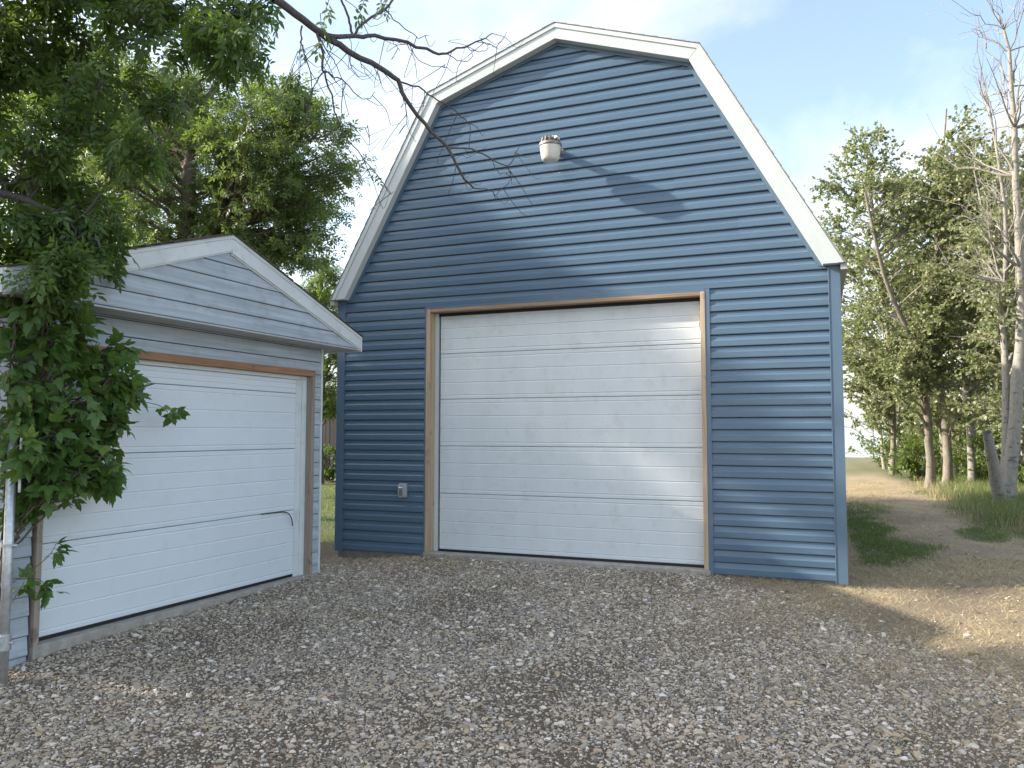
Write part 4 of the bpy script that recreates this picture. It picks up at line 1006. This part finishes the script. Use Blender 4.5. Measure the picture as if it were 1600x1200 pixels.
tree('maple_sapling', 'dense green sapling climbing the near corner of the grey shed', 'sapling', stems, cl, 'tri', 0.165, 5, 8, MT['bark_grey'], MT['leaf_sap'], None, 0.55,
     zmin=-0.2, parts_from=300, crown_name='foliage', trunk_name='stem', extra=sprays, limb_r=0.05)

# ------------------------------------------------------------------ dark board fence seen through the gap
fb = on_z(505, 752, -0.17)
fence = thing('board_fence', 'tall dark vertical-board fence at the end of the lawn gap', 'fence', (fb[0], fb[1], -0.17))
for q in range(-16, 22):
    h = 3.0+random.uniform(-0.03, 0.03)
    MB().box(q*0.15-0.068, q*0.15+0.068, random.uniform(-0.01, 0), 0.022, 0.03, h).build('board', MT['wood_fence'], fence)
for z in (0.5, 1.5, 2.5): MB().box(-2.5, 3.3, 0.023, 0.07, z, z+0.09).build('rail', MT['wood_fence'], fence)
for lab, x, y, d in (('dark shrub against the board fence beside the lawn', 512, 735, 24.0), ('small dark shrub left of the fence shrub', 480, 735, 24.5)):
    p = at(x, y, d); p[2] = float(gz(p[0], p[1]))
    st = [make_stem([(p[0], p[1], p[2]-0.05, 0.02), (p[0], p[1]+0.1, p[2]+0.8, 0.006)], 6, 0.02)]
    cl = [(p+np.array([rng.normal(0, 0.5), rng.normal(0, 0.3), rng.uniform(0.1, 1.0)]), 0.35) for _ in range(14)]
    tree('shrub', lab, 'shrub', st, cl, 'diamond', 0.10, 12, 9, MT['bark_grey'], MT['leaf_sap'], 'shrubs by the fence', 0.25, zmin=-0.3, trunk_name='stem', crown_name='foliage')

# ------------------------------------------------------------------ grass and straw
def blades(name, P, h, w_, lean, mat):
    n_ = len(P); a = rng.uniform(0, 2*np.pi, n_); d = np.stack([np.cos(a), np.sin(a), np.zeros(n_)], -1)
    b2 = rng.uniform(0, 2*np.pi, n_); ln = np.stack([np.cos(b2), np.sin(b2), np.zeros(n_)], -1)*(lean*rng.uniform(0.2, 1, n_)*h)[:, None]
    up_ = np.zeros((n_, 3)); up_[:, 2] = h*np.sqrt(np.clip(1-(lean*0.7)**2, 0.03, 1))
    V = np.stack([P-d*w_, P+d*w_, P+d*w_*0.7+ln*0.4+up_*0.6, P-d*w_*0.7+ln*0.4+up_*0.6, P+ln+up_], 1)
    o = (np.arange(n_)*5)[:, None]
    T = np.concatenate([o+np.array([[0, 1, 2]]), o+np.array([[0, 2, 3]]), o+np.array([[3, 2, 4]])])
    return kind(link(name, np_mesh(name, V.reshape(-1, 3), T, np.repeat(rng.random(n_)*0.9, 5)), mat), 'stuff')
def scatter(n_, x0, x1, y0, y1, fn):
    x = rng.uniform(x0, x1, n_); y = rng.uniform(y0, y1, n_); k_ = rng.random(n_) < fn(x, y)
    return np.stack([x[k_], y[k_], gz(x[k_], y[k_])-0.003], -1)
P = np.concatenate([scatter(60000, 2.95, 7.5, 0.8, 18, lambda x, y: lawn_zone(x, y)**1.5*(0.25+0.75*(wob(x, y, 2.3, 1.0) > -0.1))), scatter(45000, 2.95, 5.6, 0.8, 7, lambda x, y: lawn_zone(x, y)**1.5*(0.15+0.85*(wob(x, y, 2.3, 1.0) > -0.1))),
                    scatter(40000, -11, -2.7, 0.3, 12, lambda x, y: lawn_zone(x, y)*(np.abs((x+3.1)+(y-0.5)*0.73) < 1.7))])
blades('short_grass', P, rng.uniform(0.03, 0.085, len(P)), 0.0028, 0.7, MT['grass'])
P = scatter(26000, 4.6, 9.0, 6, 17, lambda x, y: sstep(5.0, 6.0, x-0.05*(y-10)+0.3*wob(x, y))*0.9)
blades('tall_grass', P, rng.uniform(0.15, 0.45, len(P)), 0.004, 0.6, MT['grass'])
P = scatter(9000, 4.6, 8.0, 5, 17, lambda x, y: sstep(4.9, 5.6, x+0.3*wob(x, y)))
blades('dry_tall_grass', P, rng.uniform(0.12, 0.4, len(P)), 0.003, 0.7, MT['straw'])
P = np.concatenate([scatter(110000, 1.4, 7.5, -3.6, 2.5, lambda x, y: straw_zone(x, y)**1.4*(0.9-0.5*lawn_zone(x, y))*~((y > -0.03) & (x < 2.92))),
                    scatter(80000, 2.95, 7.5, 2.0, 18, lambda x, y: (0.7-0.45*lawn_zone(x, y))*(1-0.75*np.exp(-((x-4.35-0.03*y)/0.5)**2))),
                    scatter(5000, -2.9, -1.0, -0.9, -0.02, lambda x, y: 0.5*sstep(-1.0, 0, y)), scatter(4000, -2.8, 1.6, -1.2, -0.05, lambda x, y: 0.10+0*x)])
P[:, 2] += 0.006
blades('straw', P, rng.uniform(0.04, 0.16, len(P)), 0.0021, 1.36, MT['straw'])

# fallen leaves and bits of bark on the drive and path
P = np.concatenate([scatter(900, -2.3, 5.5, -6.8, -0.1, lambda x, y: 0.35+0.5*(wob(x, y, 1.2, 3.0) > 0.2)), scatter(1600, 3.0, 6.5, 0.0, 14, lambda x, y: 0.6+0*x)])
P = P[~((P[:, 0] < SHED_X(P[:, 1])+0.03) & (P[:, 1] < -1.0))]; P[:, 2] += 0.014
n_ = len(P); A_ = rng.normal(0, 1, (n_, 3)); A_[:, 2] *= 0.25; N_ = rng.normal(0, 0.3, (n_, 3)); N_[:, 2] += 1
kind(link('leaf_litter', leaves_mesh('leaf_litter', P, frames(A_, N_), rng.uniform(0.02, 0.055, n_), leaf_tpl('round'), rng.random(n_)*0.9), MT['straw']), 'stuff')
